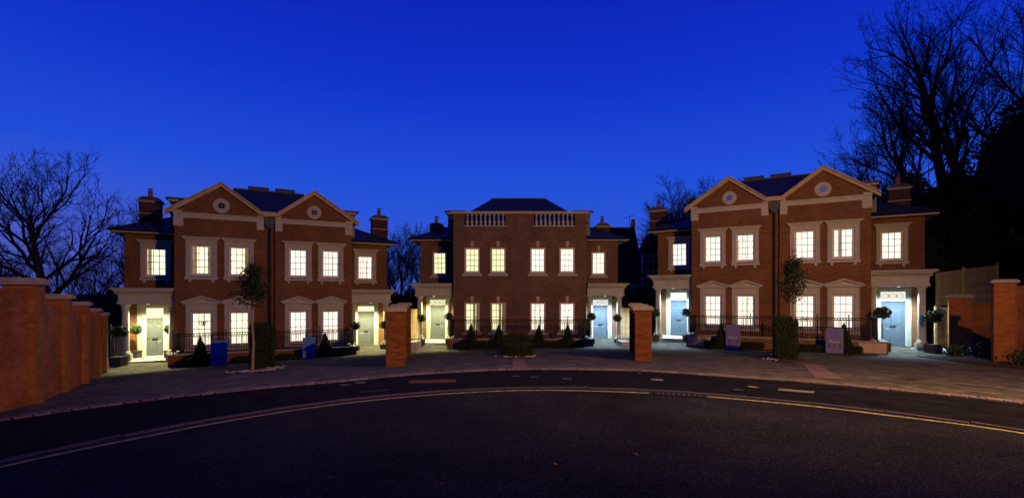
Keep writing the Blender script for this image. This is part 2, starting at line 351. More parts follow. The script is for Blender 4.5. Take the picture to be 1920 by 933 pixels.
# ------------------------------------------------------------------ brick boundary walls
B_me = MB().box(-.1075, .1075, .0, .05, -.0325, .0325).mesh('brick', M_wbrick)
H_me = MB().box(-.0513, .0513, .0, .05, -.0325, .0325).mesh('brick', M_wbrick)
M_wbrick_d = mat('dimmed_red_brick', (.19,.064,.022), .85, var=.2, scale=1.1, island=.28, bump=.25, bscale=60, spec=.15)  # boundary brick darkened: weaker light on the middle piers put into the colour
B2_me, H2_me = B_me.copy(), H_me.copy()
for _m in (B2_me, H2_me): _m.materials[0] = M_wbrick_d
class Wall:
    """mortar core with bricks laid on the faces that can be seen"""
    def __init__(s, name, loc, dull=False, **k): s.root = empty(name, loc, **k); s.o = Vector(loc); s.core = MB(); s.b = []; s.dull = dull  # dull picks the brick with the dimmer light in its colour
    def face(s, p, d, L, z0, z1, n):
        """p start (x,y), d unit direction, n outward normal"""
        a = math.atan2(d[1], d[0]); flip = (d[1]*n[0]-d[0]*n[1]) < 0
        rows = int((z1-z0)/.075)
        for i in range(rows):
            z = z1-.0375-i*.075; x = .004; odd = i % 2
            if odd: s.b.append((p, d, n, x+.0513, z, a, 1)); x += .1126
            while x < L-.05:
                w = min(.215, L-.004-x)
                if w > .19: s.b.append((p, d, n, x+.1075, z, a, 0)); x += .225
                elif w > .10: s.b.append((p, d, n, x+.0513, z, a, 1)); x += .1126
                else: break
    def pier(s, c, w, a, z0, z1, cap=.12, over=.07):
        s.core.obox((c[0], c[1], (z0+z1)/2), w/2, w/2, (z1-z0)/2, a)
        for q in range(4):
            b = a+q*math.pi/2; n = (math.cos(b), math.sin(b)); d = (-n[1], n[0])
            p = (c[0]+n[0]*w/2-d[0]*w/2, c[1]+n[1]*w/2-d[1]*w/2); s.face(p, d, w, z0, z1, n)
        m = MB(); m.obox((c[0], c[1], z1+cap/2+.003), w/2+over, w/2+over, cap/2, a); m.obox((c[0], c[1], z1+cap+.02), w/2+over-.05, w/2+over-.05, .017, a)
        m.v = [tuple(Vector(v)-s.o) for v in m.v]; m.obj('pier_cap', M_coping, s.root)
    def panel(s, p0, p1, t, z0, z1, sides=(1, -1), cope=False):
        d = Vector((p1[0]-p0[0], p1[1]-p0[1])); L = d.length; d.normalize(); a = math.atan2(d.y, d.x)
        c = ((p0[0]+p1[0])/2, (p0[1]+p1[1])/2, (z0+z1)/2)
        s.core.obox(c, L/2, t/2, (z1-z0)/2, a)
        for q in sides:
            n = (-d.y*q, d.x*q); s.face((p0[0]+n[0]*t/2, p0[1]+n[1]*t/2), (d.x, d.y), L, z0, z1, n)
        # brick-on-edge top course
        k = 0; x = .035
        while x < L-.03:
            s.b.append(((p0[0], p0[1]), (d.x, d.y), None, x, z1+.055, a+math.pi/2, 2)); x += .075
    def done(s, nparts=300):
        def pos(b):
            p, d, n, x, z, a, k = b
            q = Vector((p[0]+d[0]*x, p[1]+d[1]*x, z))
            if n: q += Vector((n[0], n[1], 0))*.006
            return q
        def score(b):
            q = pos(b); v = Vector((0, 0, CAMZ))-q
            f = 1.0 if not b[2] else (Vector((b[2][0], b[2][1], 0)).dot(v.normalized()))
            return v.length/(max(f, .02)) if f > 0 else 1e4+v.length
        s.b.sort(key=score)
        far = MB()
        for i, b in enumerate(s.b):
            q = pos(b); p, d, n, x, z, a, k = b
            ang = math.atan2(n[1], n[0])+math.pi/2 if n else a
            if k == 2:
                far.obox(tuple(q-s.o), .105, .0325, .055, ang); continue
            if i < nparts and (n is None or Vector((n[0], n[1], 0)).dot(Vector((0, 0, CAMZ))-q) > 0):
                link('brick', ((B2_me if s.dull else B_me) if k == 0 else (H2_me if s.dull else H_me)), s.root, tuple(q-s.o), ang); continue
            h = .1075 if k == 0 else .0513
            cx = q-Vector((n[0], n[1], 0))*.025-s.o
            far.obox(tuple(cx), h, .025, .0325, ang)
        # local y of a brick mesh runs 0 (front) to -.05 (inside)
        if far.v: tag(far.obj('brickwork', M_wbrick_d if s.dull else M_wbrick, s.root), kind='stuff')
        s.core.v = [tuple(Vector(v)-s.o) for v in s.core.v]
        s.core.obj('mortar_core', M_mortar, s.root)
        return s.root
# ------------------------------------------------------------------ house kit
def wall_front(mb, x0, x1, z0, z1, y, holes=(), rev=.2):
    xs = sorted({x0, x1, *[h[0] for h in holes], *[h[1] for h in holes]}); zs = sorted({z0, z1, *[h[2] for h in holes], *[h[3] for h in holes]})
    for a, b in zip(xs, xs[1:]):
        for c, d in zip(zs, zs[1:]):
            if any(h[0] <= a and b <= h[1] and h[2] <= c and d <= h[3] for h in holes): continue
            mb.add([(a,y,c),(b,y,c),(b,y,d),(a,y,d)], [(0,1,2,3)])
    for a, b, c, d in holes:
        mb.add([(a,y,c),(b,y,c),(b,y,d),(a,y,d),(a,y+rev,c),(b,y+rev,c),(b,y+rev,d),(a,y+rev,d)], [(0,4,5,1),(1,5,6,2),(2,6,7,3),(3,7,4,0)])
_wcache = {}
def window_meshes(gw, gh):
    """sash window: box frame, sashes and glazing bars; origin at the bottom centre of the frame on the wall face"""
    if (gw, gh) in _wcache: return _wcache[gw, gh]
    W, top, bot = gw/2+.115, .10, .15; H = bot+gh+top; f = MB()
    f.box(-W, -gw/2-.045, .04, .16, 0, H); f.box(gw/2+.045, W, .04, .16, 0, H)
    f.box(-gw/2-.045, gw/2+.045, .04, .16, H-.06, H); f.box(-gw/2-.045, gw/2+.045, .03, .16, 0, .06)
    mid = bot+gh*.5
    for (za, zb, y0) in ((.06, mid+.02, .105), (mid-.02, H-.06, .07)):     # lower sash behind, upper in front
        f.box(-gw/2-.045, -gw/2, y0, y0+.035, za, zb); f.box(gw/2, gw/2+.045, y0, y0+.035, za, zb)
        lo = .09 if za < .1 else .035
        f.box(-gw/2, gw/2, y0, y0+.035, za, za+lo); f.box(-gw/2, gw/2, y0, y0+.035, zb-.04, zb)
        for q in (-1, 1): f.box(q*gw/6-.018, q*gw/6+.018, y0+.008, y0+.03, za+lo, zb-.04)
        zm = (za+lo+zb-.04)/2; f.box(-gw/2, gw/2, y0+.010, y0+.028, zm-.017, zm+.017)
    f.box(-W-.02, W+.02, .0, .10, -.03, 0)
    frame = f.mesh('window', M_white)
    pw, ph = gw/3-.022, gh/4-.03
    pane = MB().box(-pw/2, pw/2, 0, .004, -ph/2, ph/2).mesh('pane', M_pane)
    spots = [(i*gw/3, (.088 if r > 1 else .122), bot+gh*(r+.5)/4) for i in (-1, 0, 1) for r in range(4)]
    _wcache[gw, gh] = (frame, pane, spots, W, H); return _wcache[gw, gh]
_rcache = {}
def room_mesh(hw, h, m, depth=1.3):
    k = (hw, h, m.name)
    if k not in _rcache:
        r = MB(); x, z0, z1, y0, y1 = hw, -.35, h+.3, .22, .22+depth
        r.add([(-x,y0,z0),(x,y0,z0),(x,y1,z0),(-x,y1,z0),(-x,y0,z1),(x,y0,z1),(x,y1,z1),(-x,y1,z1)], [(0,1,2,3),(4,7,6,5),(3,2,6,7),(0,3,7,4),(1,5,6,2)])
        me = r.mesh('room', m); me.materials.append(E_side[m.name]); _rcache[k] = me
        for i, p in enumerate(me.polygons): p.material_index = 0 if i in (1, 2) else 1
    return _rcache[k]
def window(root, x, zb, y, gw, gh, style, lit, curtain=None, extra=None):
    frame, pane, spots, W, H = window_meshes(gw, gh)
    w = link('window', frame, root, (x, y, zb))
    for s in spots: link('pane', pane, w, s)
    link('room', room_mesh(min(.78, gw/2+.4), H, lit), w)
    a = MB()
    if style == 'cornice':                       # upper floor, moulded surround
        o = .715; a.box(-o, -W, -.05, .03, -.08, H+.25); a.box(W, o, -.05, .03, -.08, H+.25); a.box(-W, W, -.05, .03, H, H+.25)
        a.box(-o, -o+.07, -.075, -.05, -.08, H+.25); a.box(o-.07, o, -.075, -.05, -.08, H+.25); a.box(-o+.07, o-.07, -.075, -.05, H+.18, H+.25)
        a.obj('architrave', M_stone, w)
        c = MB(); c.box(-.76, .76, -.12, .02, H+.25, H+.31); c.box(-.81, .81, -.18, .02, H+.31, H+.36); c.box(-.87, .87, -.24, .02, H+.36, H+.42); c.obj('cornice', M_stone, w)
        MB().box(-.76, .76, -.14, .03, -.20, -.06).obj('sill', M_stone, w)
        for q in (-.52, .52): MB().box(q-.065, q+.065, -.11, .02, -.34, -.20).obj('bracket', M_stone, w)
    elif style == 'pediment':
        o = .715; t = H+.42; a.box(-o, -W, -.05, .03, -.14, t); a.box(W, o, -.05, .03, -.14, t); a.box(-W, W, -.05, .03, H, t)
        a.box(-o, -o+.07, -.075, -.05, -.14, t); a.box(o-.07, o, -.075, -.05, -.14, t); a.box(-W, W, -.065, -.05, H+.02, H+.10)
        a.obj('architrave', M_stone, w)
        c = MB(); c.box(-.84, .84, -.16, .02, t, t+.07); c.prism_xz([(-.90, t+.07), (.90, t+.07), (.90, t+.12), (0, t+.42), (-.90, t+.12)], -.05, .02)
        c.prism_xz([(-.93, t+.07), (-.90, t+.07), (0, t+.37), (0, t+.46), (-.93, t+.145)], -.22, -.05); c.prism_xz([(.90, t+.07), (.93, t+.07), (.93, t+.145), (0, t+.46), (0, t+.37)], -.22, -.05)
        c.box(-.90, .90, -.19, -.05, t+.07, t+.10)
        c.obj('pediment', M_stone, w)
        MB().box(-.76, .76, -.13, .03, -.22, -.06).obj('sill', M_stone, w)
    else:                                        # plain with keystone
        MB().box(-.65, .65, -.10, .03, -.19, -.03).obj('sill', M_stone, w)
        MB().prism_xz([(-.07, H+.03), (.07, H+.03), (.115, H+.42), (-.115, H+.42)], -.07, .01).obj('keystone', M_stone, w)
        f = MB(); f.prism_xz([(-W-.02, H+.003), (-.075, H+.003), (-.11, H+.34), (-W-.16, H+.34)], -.012, .0); f.prism_xz([(.075, H+.003), (W+.02, H+.003), (W+.16, H+.34), (.11, H+.34)], -.012, .0)
        f.obj('flat_arch', M_soldier, w)
    if curtain:
        for q in curtain:
            cm = MB(); n = 7; x0 = q*gw*.42; wd = .17
            for i in range(n):
                xx = x0-wd/2+wd*i/(n-1); cm.v += [(xx, .34+.03*(i % 2), .0), (xx, .34+.03*(i % 2), H)]
            cm.f = [(2*i, 2*i+2, 2*i+3, 2*i+1) for i in range(n-1)]; cm.obj('curtain', M_curtain, w)
    rn = random.Random(int(x*97+zb*13+len(COL.objects)))
    kind_ = rn.choice(('none', 'none', 'doorway', 'none', 'none'))
    fx = rn.uniform(-.25, .25)
    if kind_ == 'picture':
        pm = MB(); pm.box(fx-.16, fx+.16, 1.46, 1.49, .95, 1.32); pf = pm.obj('picture', M_picture, w)
    elif kind_ == 'wardrobe' and extra is None:
        MB().box(fx-.03+.22, fx+.50, 1.2, 1.5, -.3, H*.80).obj('wardrobe', M_furn, w)
    elif kind_ == 'doorway':
        dm = MB(); dm.box(fx-.30, fx-.25, 1.46, 1.5, -.3, H*.86); dm.box(fx+.10, fx+.15, 1.46, 1.5, -.3, H*.86); dm.box(fx-.30, fx+.15, 1.46, 1.5, H*.86, H*.86+.05); dm.obj('doorway', M_furn, w)
    if extra == 'table':
        tm = MB(); tm.box(-.38, .38, .5, .9, .42, .46); tm.tube([(-.3, .7, .42), (-.3, .7, -.2)], .02, 4); tm.tube([(.3, .7, .42), (.3, .7, -.2)], .02, 4)
        for q_ in range(9): tm.tube([(.1, .7, .46), (.1+.03*(q_-4), .7+.02*(q_ % 3), .58), (.1+.075*(q_-4), .7, .60+.02*(q_ % 2))], .012, 4)
        tm.obj('table', M_furn, w)
    if extra == 'chandelier':
        c = MB(); c.tube([(0, .8, 1.75), (0, .8, 1.35)], .01, 4); c.lathe([(.01, 0), (.06, .04), (.03, .12), (.05, .2), (.01, .26)], .0, .8, 8, 1.12)
        for i in range(6):
            an = i*1.047; c.tube([(0, .8, 1.2), (.1*math.cos(an), .8+.1*math.sin(an), 1.14), (.19*math.cos(an), .8+.19*math.sin(an), 1.22), (.19*math.cos(an), .8+.19*math.sin(an), 1.33)], .012, 4)
            c.lathe([(.035, 0), (.02, .07)], .19*math.cos(an), .8+.19*math.sin(an), 6, 1.33)
        c.obj('chandelier', M_brass, w)
    return w
M_soldier = brickmat('rubbed_brick_arch', (.30,.12,.07), (.22,.085,.05), (.30,.22,.17), .07, .5, .006, offset=0)
def door(root, x, y, z0, z1, w, warm, tracery, knob):
    d = MB(); p = M_doorpaint if warm else M_doorpaint_b; h = z1-z0; hw = w/2; st = .11*w
    d.box(-hw, hw, 0, .045, 0, h)
    rails = [(0, .10*h), (.385*h, .455*h), (.79*h, .84*h), (.95*h, h)]
    for a, b in rails: d.box(-hw+st, hw-st, -.02, 0, a, b)
    for a, b in ((-hw, -hw+st), (-st*.5, st*.5), (hw-st, hw)): d.box(a, b, -.021, 0, 0, h)
    for (za, zb) in ((.10*h, .385*h), (.455*h, .79*h), (.84*h, .95*h)):
        for q in (-1, 1):
            xa, xb = sorted((q*st*.5, q*(hw-st))); m = .045
            d.add([(xa+m, -.016, za+m), (xb-m, -.016, za+m), (xb-m, -.016, zb-m), (xa+m, -.016, zb-m), (xa+.012, 0, za+.012), (xb-.012, 0, za+.012), (xb-.012, 0, zb-.012), (xa+.012, 0, zb-.012)],
                  [(0,1,2,3),(4,5,1,0),(5,6,2,1),(6,7,3,2),(7,4,0,3)])
    o = d.obj('door', p, root, (x, y+.12, z0+.02))
    lp = MB(); lp.box(-.14, .14, -.035, -.02, .40*h, .445*h); lp.box(-.11, .11, -.045, -.035, .41*h, .435*h); lp.obj('letter_plate', M_brass, o)
    kn = MB(); kn.lathe([(.028, 0), (.034, .02), (.02, .05)], 0, 0, 8); kn.v = [(a+knob*(hw-.06), -.022-c, b+.44*h) for a, b, c in kn.v]; kn.obj('door_knob', M_brass, o)
    # white frame, fanlight, surround
    f = MB(); f.box(-.625, -hw, .02, .14, -.0, 2.92-z0); f.box(hw, .625, .02, .14, 0, 2.92-z0); f.box(-hw, hw, .02, .14, z1-z0+.0, z1-z0+.05); f.box(-hw, hw, .02, .14, 2.85-z0, 2.92-z0)
    f.obj('door_frame', M_white, root, (x, y, z0))
    fz0, fz1 = z1-z0+.05, 2.85-z0
    fl = MB().box(-hw, hw, .09, .10, fz0, fz1).obj('fanlight', E_fanw if warm else E_fanc, root, (x, y, z0))
    if tracery:
        t = MB(); ch = (fz0+fz1)/2; rr = min((fz1-fz0)*.40, w/7.2)
        for i in (-1, 0, 1):
            cx = i*w*.31
            for rad_, k in ((rr, 16), (rr*.66, 4)):
                pts = [(cx+rad_*math.cos(2*math.pi*j/k), .08, ch+rad_*math.sin(2*math.pi*j/k)) for j in range(k+1)]; t.tube(pts, .013, 4, False)
        for i in (-1, 1): t.box(i*w*.155-.006, i*w*.155+.006, .075, .088, fz0, fz1)
        t.obj('tracery', M_gilt, fl)
    s = MB(); s.box(-.80, -.625, -.06, .05, 0, 3.08-z0); s.box(.625, .80, -.06, .05, 0, 3.08-z0); s.box(-.625, .625, -.06, .05, 2.92-z0, 3.08-z0)
    s.box(-.80, -.74, -.085, -.06, 0, 3.08-z0); s.box(.74, .80, -.085, -.06, 0, 3.08-z0)
    s.obj('door_surround', M_stone, root, (x, y, z0))
    return o
M_chim = brickmat('dark_chimney_brick', (.11,.048,.034), (.065,.030,.024), (.08,.06,.05), .225, .075, .010)  # darker brick than the house walls
M_gilt = mat('gilt_tracery', (.50,.33,.12), .5)
def light(name, kind, loc, col, power, root, size=.05, spot=None, blend=.6, rot=(0, 0, 0)):
    l = bpy.data.lights.new(name, kind); l.energy = power; l.color = col
    if kind in ('SPOT', 'POINT'): l.shadow_soft_size = size
    if kind == 'SPOT': l.spot_size = R(spot); l.spot_blend = blend
    o = bpy.data.objects.new(name, l); COL.objects.link(o); o.location = loc; o.rotation_euler = rot
    if root: o.parent = root
    return o
WARM, COOL = (1, .90, .42), (.62, .86, 1)
def portico(root, q, pad, z0, warm, lamp_seen):
    """q = -1 left wing, +1 right wing; local x mirrored by q"""
    p = link('portico', None, root)
    X = lambda a, b: tuple(sorted((q*a, q*b)))
    e = MB(); e.box(*X(4.503, 6.95), .42, 2.945, 3.12, 3.70); e.box(*X(4.504, 6.99), .39, .42, 3.12, 3.26); e.box(*X(6.95, 6.985), .42, 2.94, 3.12, 3.26); e.box(*X(4.504, 7.0), .37, 2.94, 3.60, 3.66)
    e.obj('entablature', M_stone, p)
    dn = MB(); x = 4.54
    while x < 7.03: dn.box(*X(x, x+.052), .30, .37, 3.665, 3.76); x += .105
    y = .34
    while y < 2.9: dn.box(*X(7.0, 7.07), y, y+.052, 3.665, 3.76); y += .105
    tag(dn.obj('dentil_course', M_stone, p), kind='stuff')
    c = MB(); c.box(*X(4.505, 7.08), .27, 2.94, 3.762, 3.82); c.box(*X(4.505, 7.16), .17, 2.94, 3.823, 3.88); c.box(*X(4.505, 7.26), .07, 2.94, 3.883, 3.94); c.obj('cornice', M_stone, p)
    l = MB(); l.box(*X(4.506, 7.24), .09, 2.93, 3.941, 3.975); l.obj('lead_cover', M_lead_w, p)
    for cx, cy, r in ((6.70, .68, .175), (4.70, .68, .15)):
        MB().box(q*cx-.26, q*cx+.26, cy-.26, cy+.26, pad-.1, pad+.42).obj('plinth', M_stone, p)
        m = MB(); b = pad+.42
        m.lathe([(r+.07, b), (r+.075, b+.05), (r+.03, b+.08), (r+.05, b+.13), (r+.01, b+.16), (r, b+.2), (r, b+1.0), (r*.86, 2.86), (r*.86+.025, 2.88), (r*.86+.025, 2.91), (r*.86, 2.93), (r*.86+.01, 2.98), (r*.86+.07, 3.04), (r+.06, 3.06), (r+.06, 3.118)], q*cx, cy, 20)
        m.smooth = False; m.obj('column', M_stone, p)
    if z0 > pad:
        MB().box(*X(4.505, 6.98), .30, 2.945, pad-.2, z0).obj('porch_floor', M_slab, p)
    f = MB(); f.lathe([(.05, 0), (.07, .02), (.07, .03)], q*5.86, 1.3, 12, 3.09); f.obj('porch_lamp', E_fanc if not warm else E_fanw, p)
    col = WARM if warm else COOL
    light('porch_light', 'SPOT', (q*5.86, 1.35, 3.06), col, PORCH*(1 if warm else 1.1), root, .04, 150, .5)
    return p
def roof_poly(mb, pts): mb.add(pts, [tuple(range(len(pts)))])
def house(kind, loc, rz, pad, doors, label, warm, opts):
    root = empty('semi_detached_houses', loc, rz, label=label, cat='building')
    gab = kind == 'gabled'; HW = 4.5 if gab else 4.37; br = M_brick if gab else M_brick2
    wx = (1.50, 3.28) if gab else opts['wx']
    # windows: (x, frame bottom z)
    gl_u, gl_l = (.78, 1.42), (.78, 1.66)
    zu, zl = 4.77-.15, .92-.15
    mainx = [-wx[1], -wx[0], wx[0], wx[1]] if gab else list(wx)
    Hf = lambda gh: .15+gh+.10
    holes = []
    for x in mainx:
        holes += [(x-.505, x+.505, zu, zu+Hf(1.42)), (x-.505, x+.505, zl, zl+Hf(1.66))]
    w = MB()
    if gab:
        for a, b in ((-HW, -.27), (.27, HW)):
            wall_front(w, a, b, -.6, 7.95, 0, [h for h in holes if a < h[0] < b])
        w.add([(-.27,0,-.6),(-.27,.2,-.6),(-.27,.2,8),(-.27,0,8)], [(0,1,2,3)]); w.add([(.27,0,-.6),(.27,.2,-.6),(.27,.2,8),(.27,0,8)], [(3,2,1,0)])
        w.add([(-.27,.2,-.6),(.27,.2,-.6),(.27,.2,8),(-.27,.2,8)], [(0,1,2,3)])
    else:
        wall_front(w, -HW, HW, -.6, 8.52, 0, holes+[(-3.62, -.93, 7.74, 8.52), (.93, 3.62, 7.74, 8.52)], rev=.2)
        w.add([(-HW,.3,7.6),(-3.62,.3,7.6),(-3.62,.3,8.52),(-HW,.3,8.52)], [(3,2,1,0)])
    top = 8.0 if gab else 8.52
    for q in (-1, 1):
        pts = [(q*HW, 0, -.6), (q*HW, 9.5, -.6), (q*HW, 9.5, 8.0), (q*HW, .35, 8.0), (q*HW, .35, top), (q*HW, 0, top)]
        w.add(pts, [(0,1,2,3,4,5) if q > 0 else (5,4,3,2,1,0)])
    w.add([(-HW,9.5,-.6),(HW,9.5,-.6),(HW,9.5,8),(-HW,9.5,8)], [(3,2,1,0)])
    # wings
    wgl = .82 if gab else .77
    W0 = 7.25 if gab else 7.1
    for q in (-1, 1):
        a, b = sorted((q*HW, q*W0)); cx = q*(5.80 if gab else 5.72); dx = q*5.86
        wall_front(w, a, b, -.6, 7.1, 2.95, [(cx-wgl/2-.115, cx+wgl/2+.115, zu, zu+Hf(1.42)), (dx-.625, dx+.625, doors[0 if q < 0 else 1][0], 2.92)])
        w.add([(q*W0, 2.95, -.6), (q*W0, 9.3, -.6), (q*W0, 9.3, 7.1), (q*W0, 2.95, 7.1)], [(0,1,2,3) if q > 0 else (3,2,1,0)])
        w.add([(q*HW, 9.3, -.6), (q*W0, 9.3, -.6), (q*W0, 9.3, 7.1), (q*HW, 9.3, 7.1)], [(3,2,1,0) if q > 0 else (0,1,2,3)])
    w.obj('wall', br, root)
    if gab:
        pl = MB()
        pl.box(-HW-.04, HW+.04, -.04, .0, -.6, .30); pl.obj('plinth_course', br, root)
    # windows
    sty_u, sty_l = ('cornice', 'pediment') if gab else ('plain', 'plain')
    for i, x in enumerate(mainx):
        W_ = E_mid if warm == 'half' else E_warm
        lit = W_ if (warm == 'both' or (warm == 'half' and x < 0)) and not (opts.get('pinkfrom') is not None and i >= opts['pinkfrom']) else E_pink
        window(root, x, zu, 0, .78, 1.42, sty_u, lit, opts.get('cu', {}).get(i))
        window(root, x, zl, 0, .78, 1.66, sty_l, lit, opts.get('cl', {}).get(i), opts.get('ex', {}).get(i))
    for q in (-1, 1):
        i = 0 if q < 0 else 1; dwarm = doors[i][3]
        lit = (E_mid if warm == 'half' else E_warm) if (q < 0 and warm in ('both', 'half')) else E_pink
        window(root, q*(5.80 if gab else 5.72), zu, 2.95, wgl, 1.42, sty_u, lit, opts.get('cw', {}).get(i))
        door(root, q*5.86, 2.95, doors[i][0], doors[i][1], doors[i][2], dwarm, doors[i][4], doors[i][5])
        portico(root, q, pad, max(pad+.03, doors[i][0]), dwarm, False)
        # dark hall behind the fanlight and door
        # wing roof
        r = MB(); ex, ey, ez, rise = 7.8, 2.40, 7.20, .45; run = ex-HW; pz = ez+run*rise
        P = [(q*HW, ey, ez), (q*ex, ey, ez), (q*HW, ey+run, pz), (q*ex, 9.9, ez), (q*HW, 9.9-run, pz), (q*HW, 9.9, ez)]
        fs = [(0,1,2), (1,3,4,2), (3,5,4)]
        r.add(P, fs if q > 0 else [f[::-1] for f in fs]); ro = r.obj('wing_roof', M_slate, root)
        hip = MB(); hip.tube([(q*(ex-.02), ey+.02, ez+.02), (q*HW, ey+run, pz+.03)], .05, 5); hip.obj('hip_tiles', M_slate, ro)
        fa = MB(); xa, xb = sorted((q*HW, q*(ex-.03))); fa.box(xa, xb, ey+.03, ey+.07, ez-.15, ez-.012); xs_, xt_ = sorted((q*(ex-.07), q*(ex-.03))); fa.box(xs_, xt_, ey+.07, 9.85, ez-.15, ez-.012)
        xa, xb = sorted((q*HW, q*(ex-.07))); fa.box(xa, xb, ey+.07, 9.85, ez-.15, ez-.13)
        fa.obj('fascia', M_fascia, root)
        gt = MB(); gt.tube([(q*HW, ey-.02, ez-.03), (q*(ex+.03), ey-.02, ez-.03)], .055, 6); gt.tube([(q*(ex+.03), ey-.05, ez-.03), (q*(ex+.03), 9.9, ez-.03)], .055, 6); gt.obj('gutter', M_iron, root)
        # side dormer with a flat roof
        dm = MB(); xa, xb = sorted((q*3.9, q*5.12)); dm.box(xa, xb, 3.0, 5.4, 7.4, 9.02); do = dm.obj('dormer', M_slate, root)
        f2 = MB(); xa, xb = sorted((q*3.9, q*5.22)); f2.box(xa, xb, 2.9, 5.5, 9.022, 9.13); f2.obj('dormer_fascia', M_fascia, do)
        f3 = MB(); xa, xb = sorted((q*3.85, q*5.34)); f3.box(xa, xb, 2.78, 5.6, 9.132, 9.24); f3.obj('dormer_roof', M_lead, do)
    # main roof
    r = MB(); e = HW+.2; y0, y1, cz, ez = .38, 10.0, 10.32 if gab else 10.38, 8.0; cx, cy0, cy1 = 2.0, 4.3, 6.6
    A = [(-e,y0,ez),(e,y0,ez),(e,y1,ez),(-e,y1,ez)]; B = [(-cx,cy0,cz),(cx,cy0,cz),(cx,cy1,cz),(-cx,cy1,cz)]
    r.add(A+B, [(0,1,5,4),(1,2,6,5),(2,3,7,6),(3,0,4,7),(4,5,6,7)]); ro = r.obj('main_roof', M_slate, root)
    rr = MB(); rr.box(-cx-.04, cx+.04, cy0-.05, cy0+.05, cz-.03, cz+.05); rr.obj('ridge_capping', M_lead, ro)
    if not gab:
        MB().box(-HW+.05, HW-.05, .36, .40, 7.5, 8.05).obj('parapet_gutter', M_slate, ro)
    if gab:
        for q, (a, b) in zip((0, 1), opts['boxes']):
            bx = MB(); bx.box(a, b, 4.5, 5.3, cz, cz+.24); bx.box(a-.05, b+.05, 4.45, 5.35, cz+.241, cz+.29); bx.obj('rooftop_vent', M_lead, ro)
        for q in (-1, 1):
            ax, az, ox, oz, vx, vz = 2.36, 9.70, 4.85, 8.02, .42, 8.24
            G = [(q*ox, -.28, oz), (q*ax, -.28, az), (q*ax, 3.6, az), (q*ox, 3.4, oz), (q*vx, -.28, vz), (q*vx, 1.6, vz)]
            fs = [(0,3,2,1), (1,2,5,4)]
            gr = MB(); gr.add(G, fs if q > 0 else [f[::-1] for f in fs]); gr.obj('gable_roof', M_slate, root)
            # brick gable
            gm = MB(); tri = [(q*.28, 7.951), (q*4.49, 7.951), (q*4.49, 8.05), (q*ax, 9.55), (q*.35, 8.1)]
            gm.prism_xz(tri if q > 0 else tri[::-1], .002, .2); gw = gm.obj('gable_wall', br, root)
            # raking cornice in two steps
            rc = MB()
            for (dz, th_, yy0, yy1) in ((0, .20, -.20, .0), (.06, .075, -.31, -.06)):
                up = [(q*(ox+.05), oz-.02+dz), (q*ax, az+dz), (q*(vx-.02), vz+dz)]
                lo = [(x, z-th_) for x, z in up]
                for k in (0, 1):
                    pol = [lo[k], lo[k+1], up[k+1], up[k]]
                    rc.prism_xz(pol if q < 0 else pol[::-1], yy0, yy1)
            rc.obj('raking_cornice', M_stoneb, root)
            fr = MB(); xa, xb = sorted((q*.30, q*4.53)); fr.box(xa, xb, -.06, -.002, 7.71, 7.93); fr.box(xa-.03, xb+.03, -.13, -.001, 7.932, 7.99); fr.box(xa, xb, -.08, -.061, 7.86, 7.925)
            fr.obj('frieze', M_stone, root)
            for a, b in ((.29, .66), (4.10, 4.54)):
                xa, xb = sorted((q*a, q*b)); k = MB(); k.box(xa, xb, -.062, -.003, 7.26, 7.708); k.obj('corner_block', M_stone, root)
            # kneeler returns above the frieze
            for a, b, c in ((.32, .60, .20), (4.15, 4.55, .12)):
                t3 = [(q*a, 7.992), (q*b, 7.992), (q*b, 7.992+(.08 if a < 1 else .05)), (q*(a+b)/2, 7.992+c), (q*a, 7.992+(.2 if a < 1 else .1))]
                k = MB(); k.prism_xz(t3 if q > 0 else t3[::-1], -.10, -.0); k.obj('kneeler', M_stone, root)
            # round window
            rw = MB(); pr = [(.20, -.02), (.22, -.07), (.29, -.07), (.31, -.05), (.38, -.05), (.40, -.03), (.40, .0)]
            n = 28; o = []
            for (rad_, yy) in pr:
                for i in range(n): an = 2*math.pi*i/n; o.append((rad_*math.cos(an), yy, rad_*math.sin(an)))
            rw.add(o, [(k*n+i, k*n+(i+1) % n, (k+1)*n+(i+1) % n, (k+1)*n+i) for k in range(len(pr)-1) for i in range(n)]); rw.smooth = False
            ro_ = rw.obj('round_window', M_stone, root, (q*ax, 0, 8.48))
            gp = MB(); gp.add([(.2*math.cos(2*math.pi*i/n), 0, .2*math.sin(2*math.pi*i/n)) for i in range(n)], [tuple(range(n))]); gp.obj('pane', opts['round'], ro_, (0, -.02, 0))
            gb = MB()
            for rd in (.18,): gb.tube([(rd*math.cos(2*math.pi*i/16), -.025, rd*math.sin(2*math.pi*i/16)) for i in range(17)], .016, 4, False)
            for an in (0, 1.5708): gb.tube([(-.1*math.cos(an), -.025, -.1*math.sin(an)), (.1*math.cos(an), -.025, .1*math.sin(an))], .005, 4)
            gb.obj('glazing_bars', M_white, ro_)
        # lead valley link and centre hopper with pipe
        v = MB(); v.box(-.42, .42, -.31, .02, 8.04, 8.12); v.box(-.42, .42, -.22, .01, 8.13, 8.30); v.obj('valley_cornice', M_stoneb, root)
        h = MB(); h.box(-.25, .25, -.10, .19, 7.66, 8.035); h.add([(-.25,-.10,7.66),(.25,-.10,7.66),(.25,.19,7.66),(-.25,.19,7.66),(-.09,.0,7.42),(.09,.0,7.42),(.09,.17,7.42),(-.09,.17,7.42)], [(0,4,5,1),(1,5,6,2),(2,6,7,3),(3,7,4,0),(4,7,6,5)]); h.obj('rain_hopper', M_lead, root)
        d = MB(); d.tube([(0, .09, 7.45), (0, .09, pad-.1)], .062, 8); 
        for z in (1.2, 3.0, 4.8, 6.6): d.lathe([(.08, 0), (.08, .06)], 0, .09, 8, z)
        d.obj('downpipe', M_iron, root)
    else:
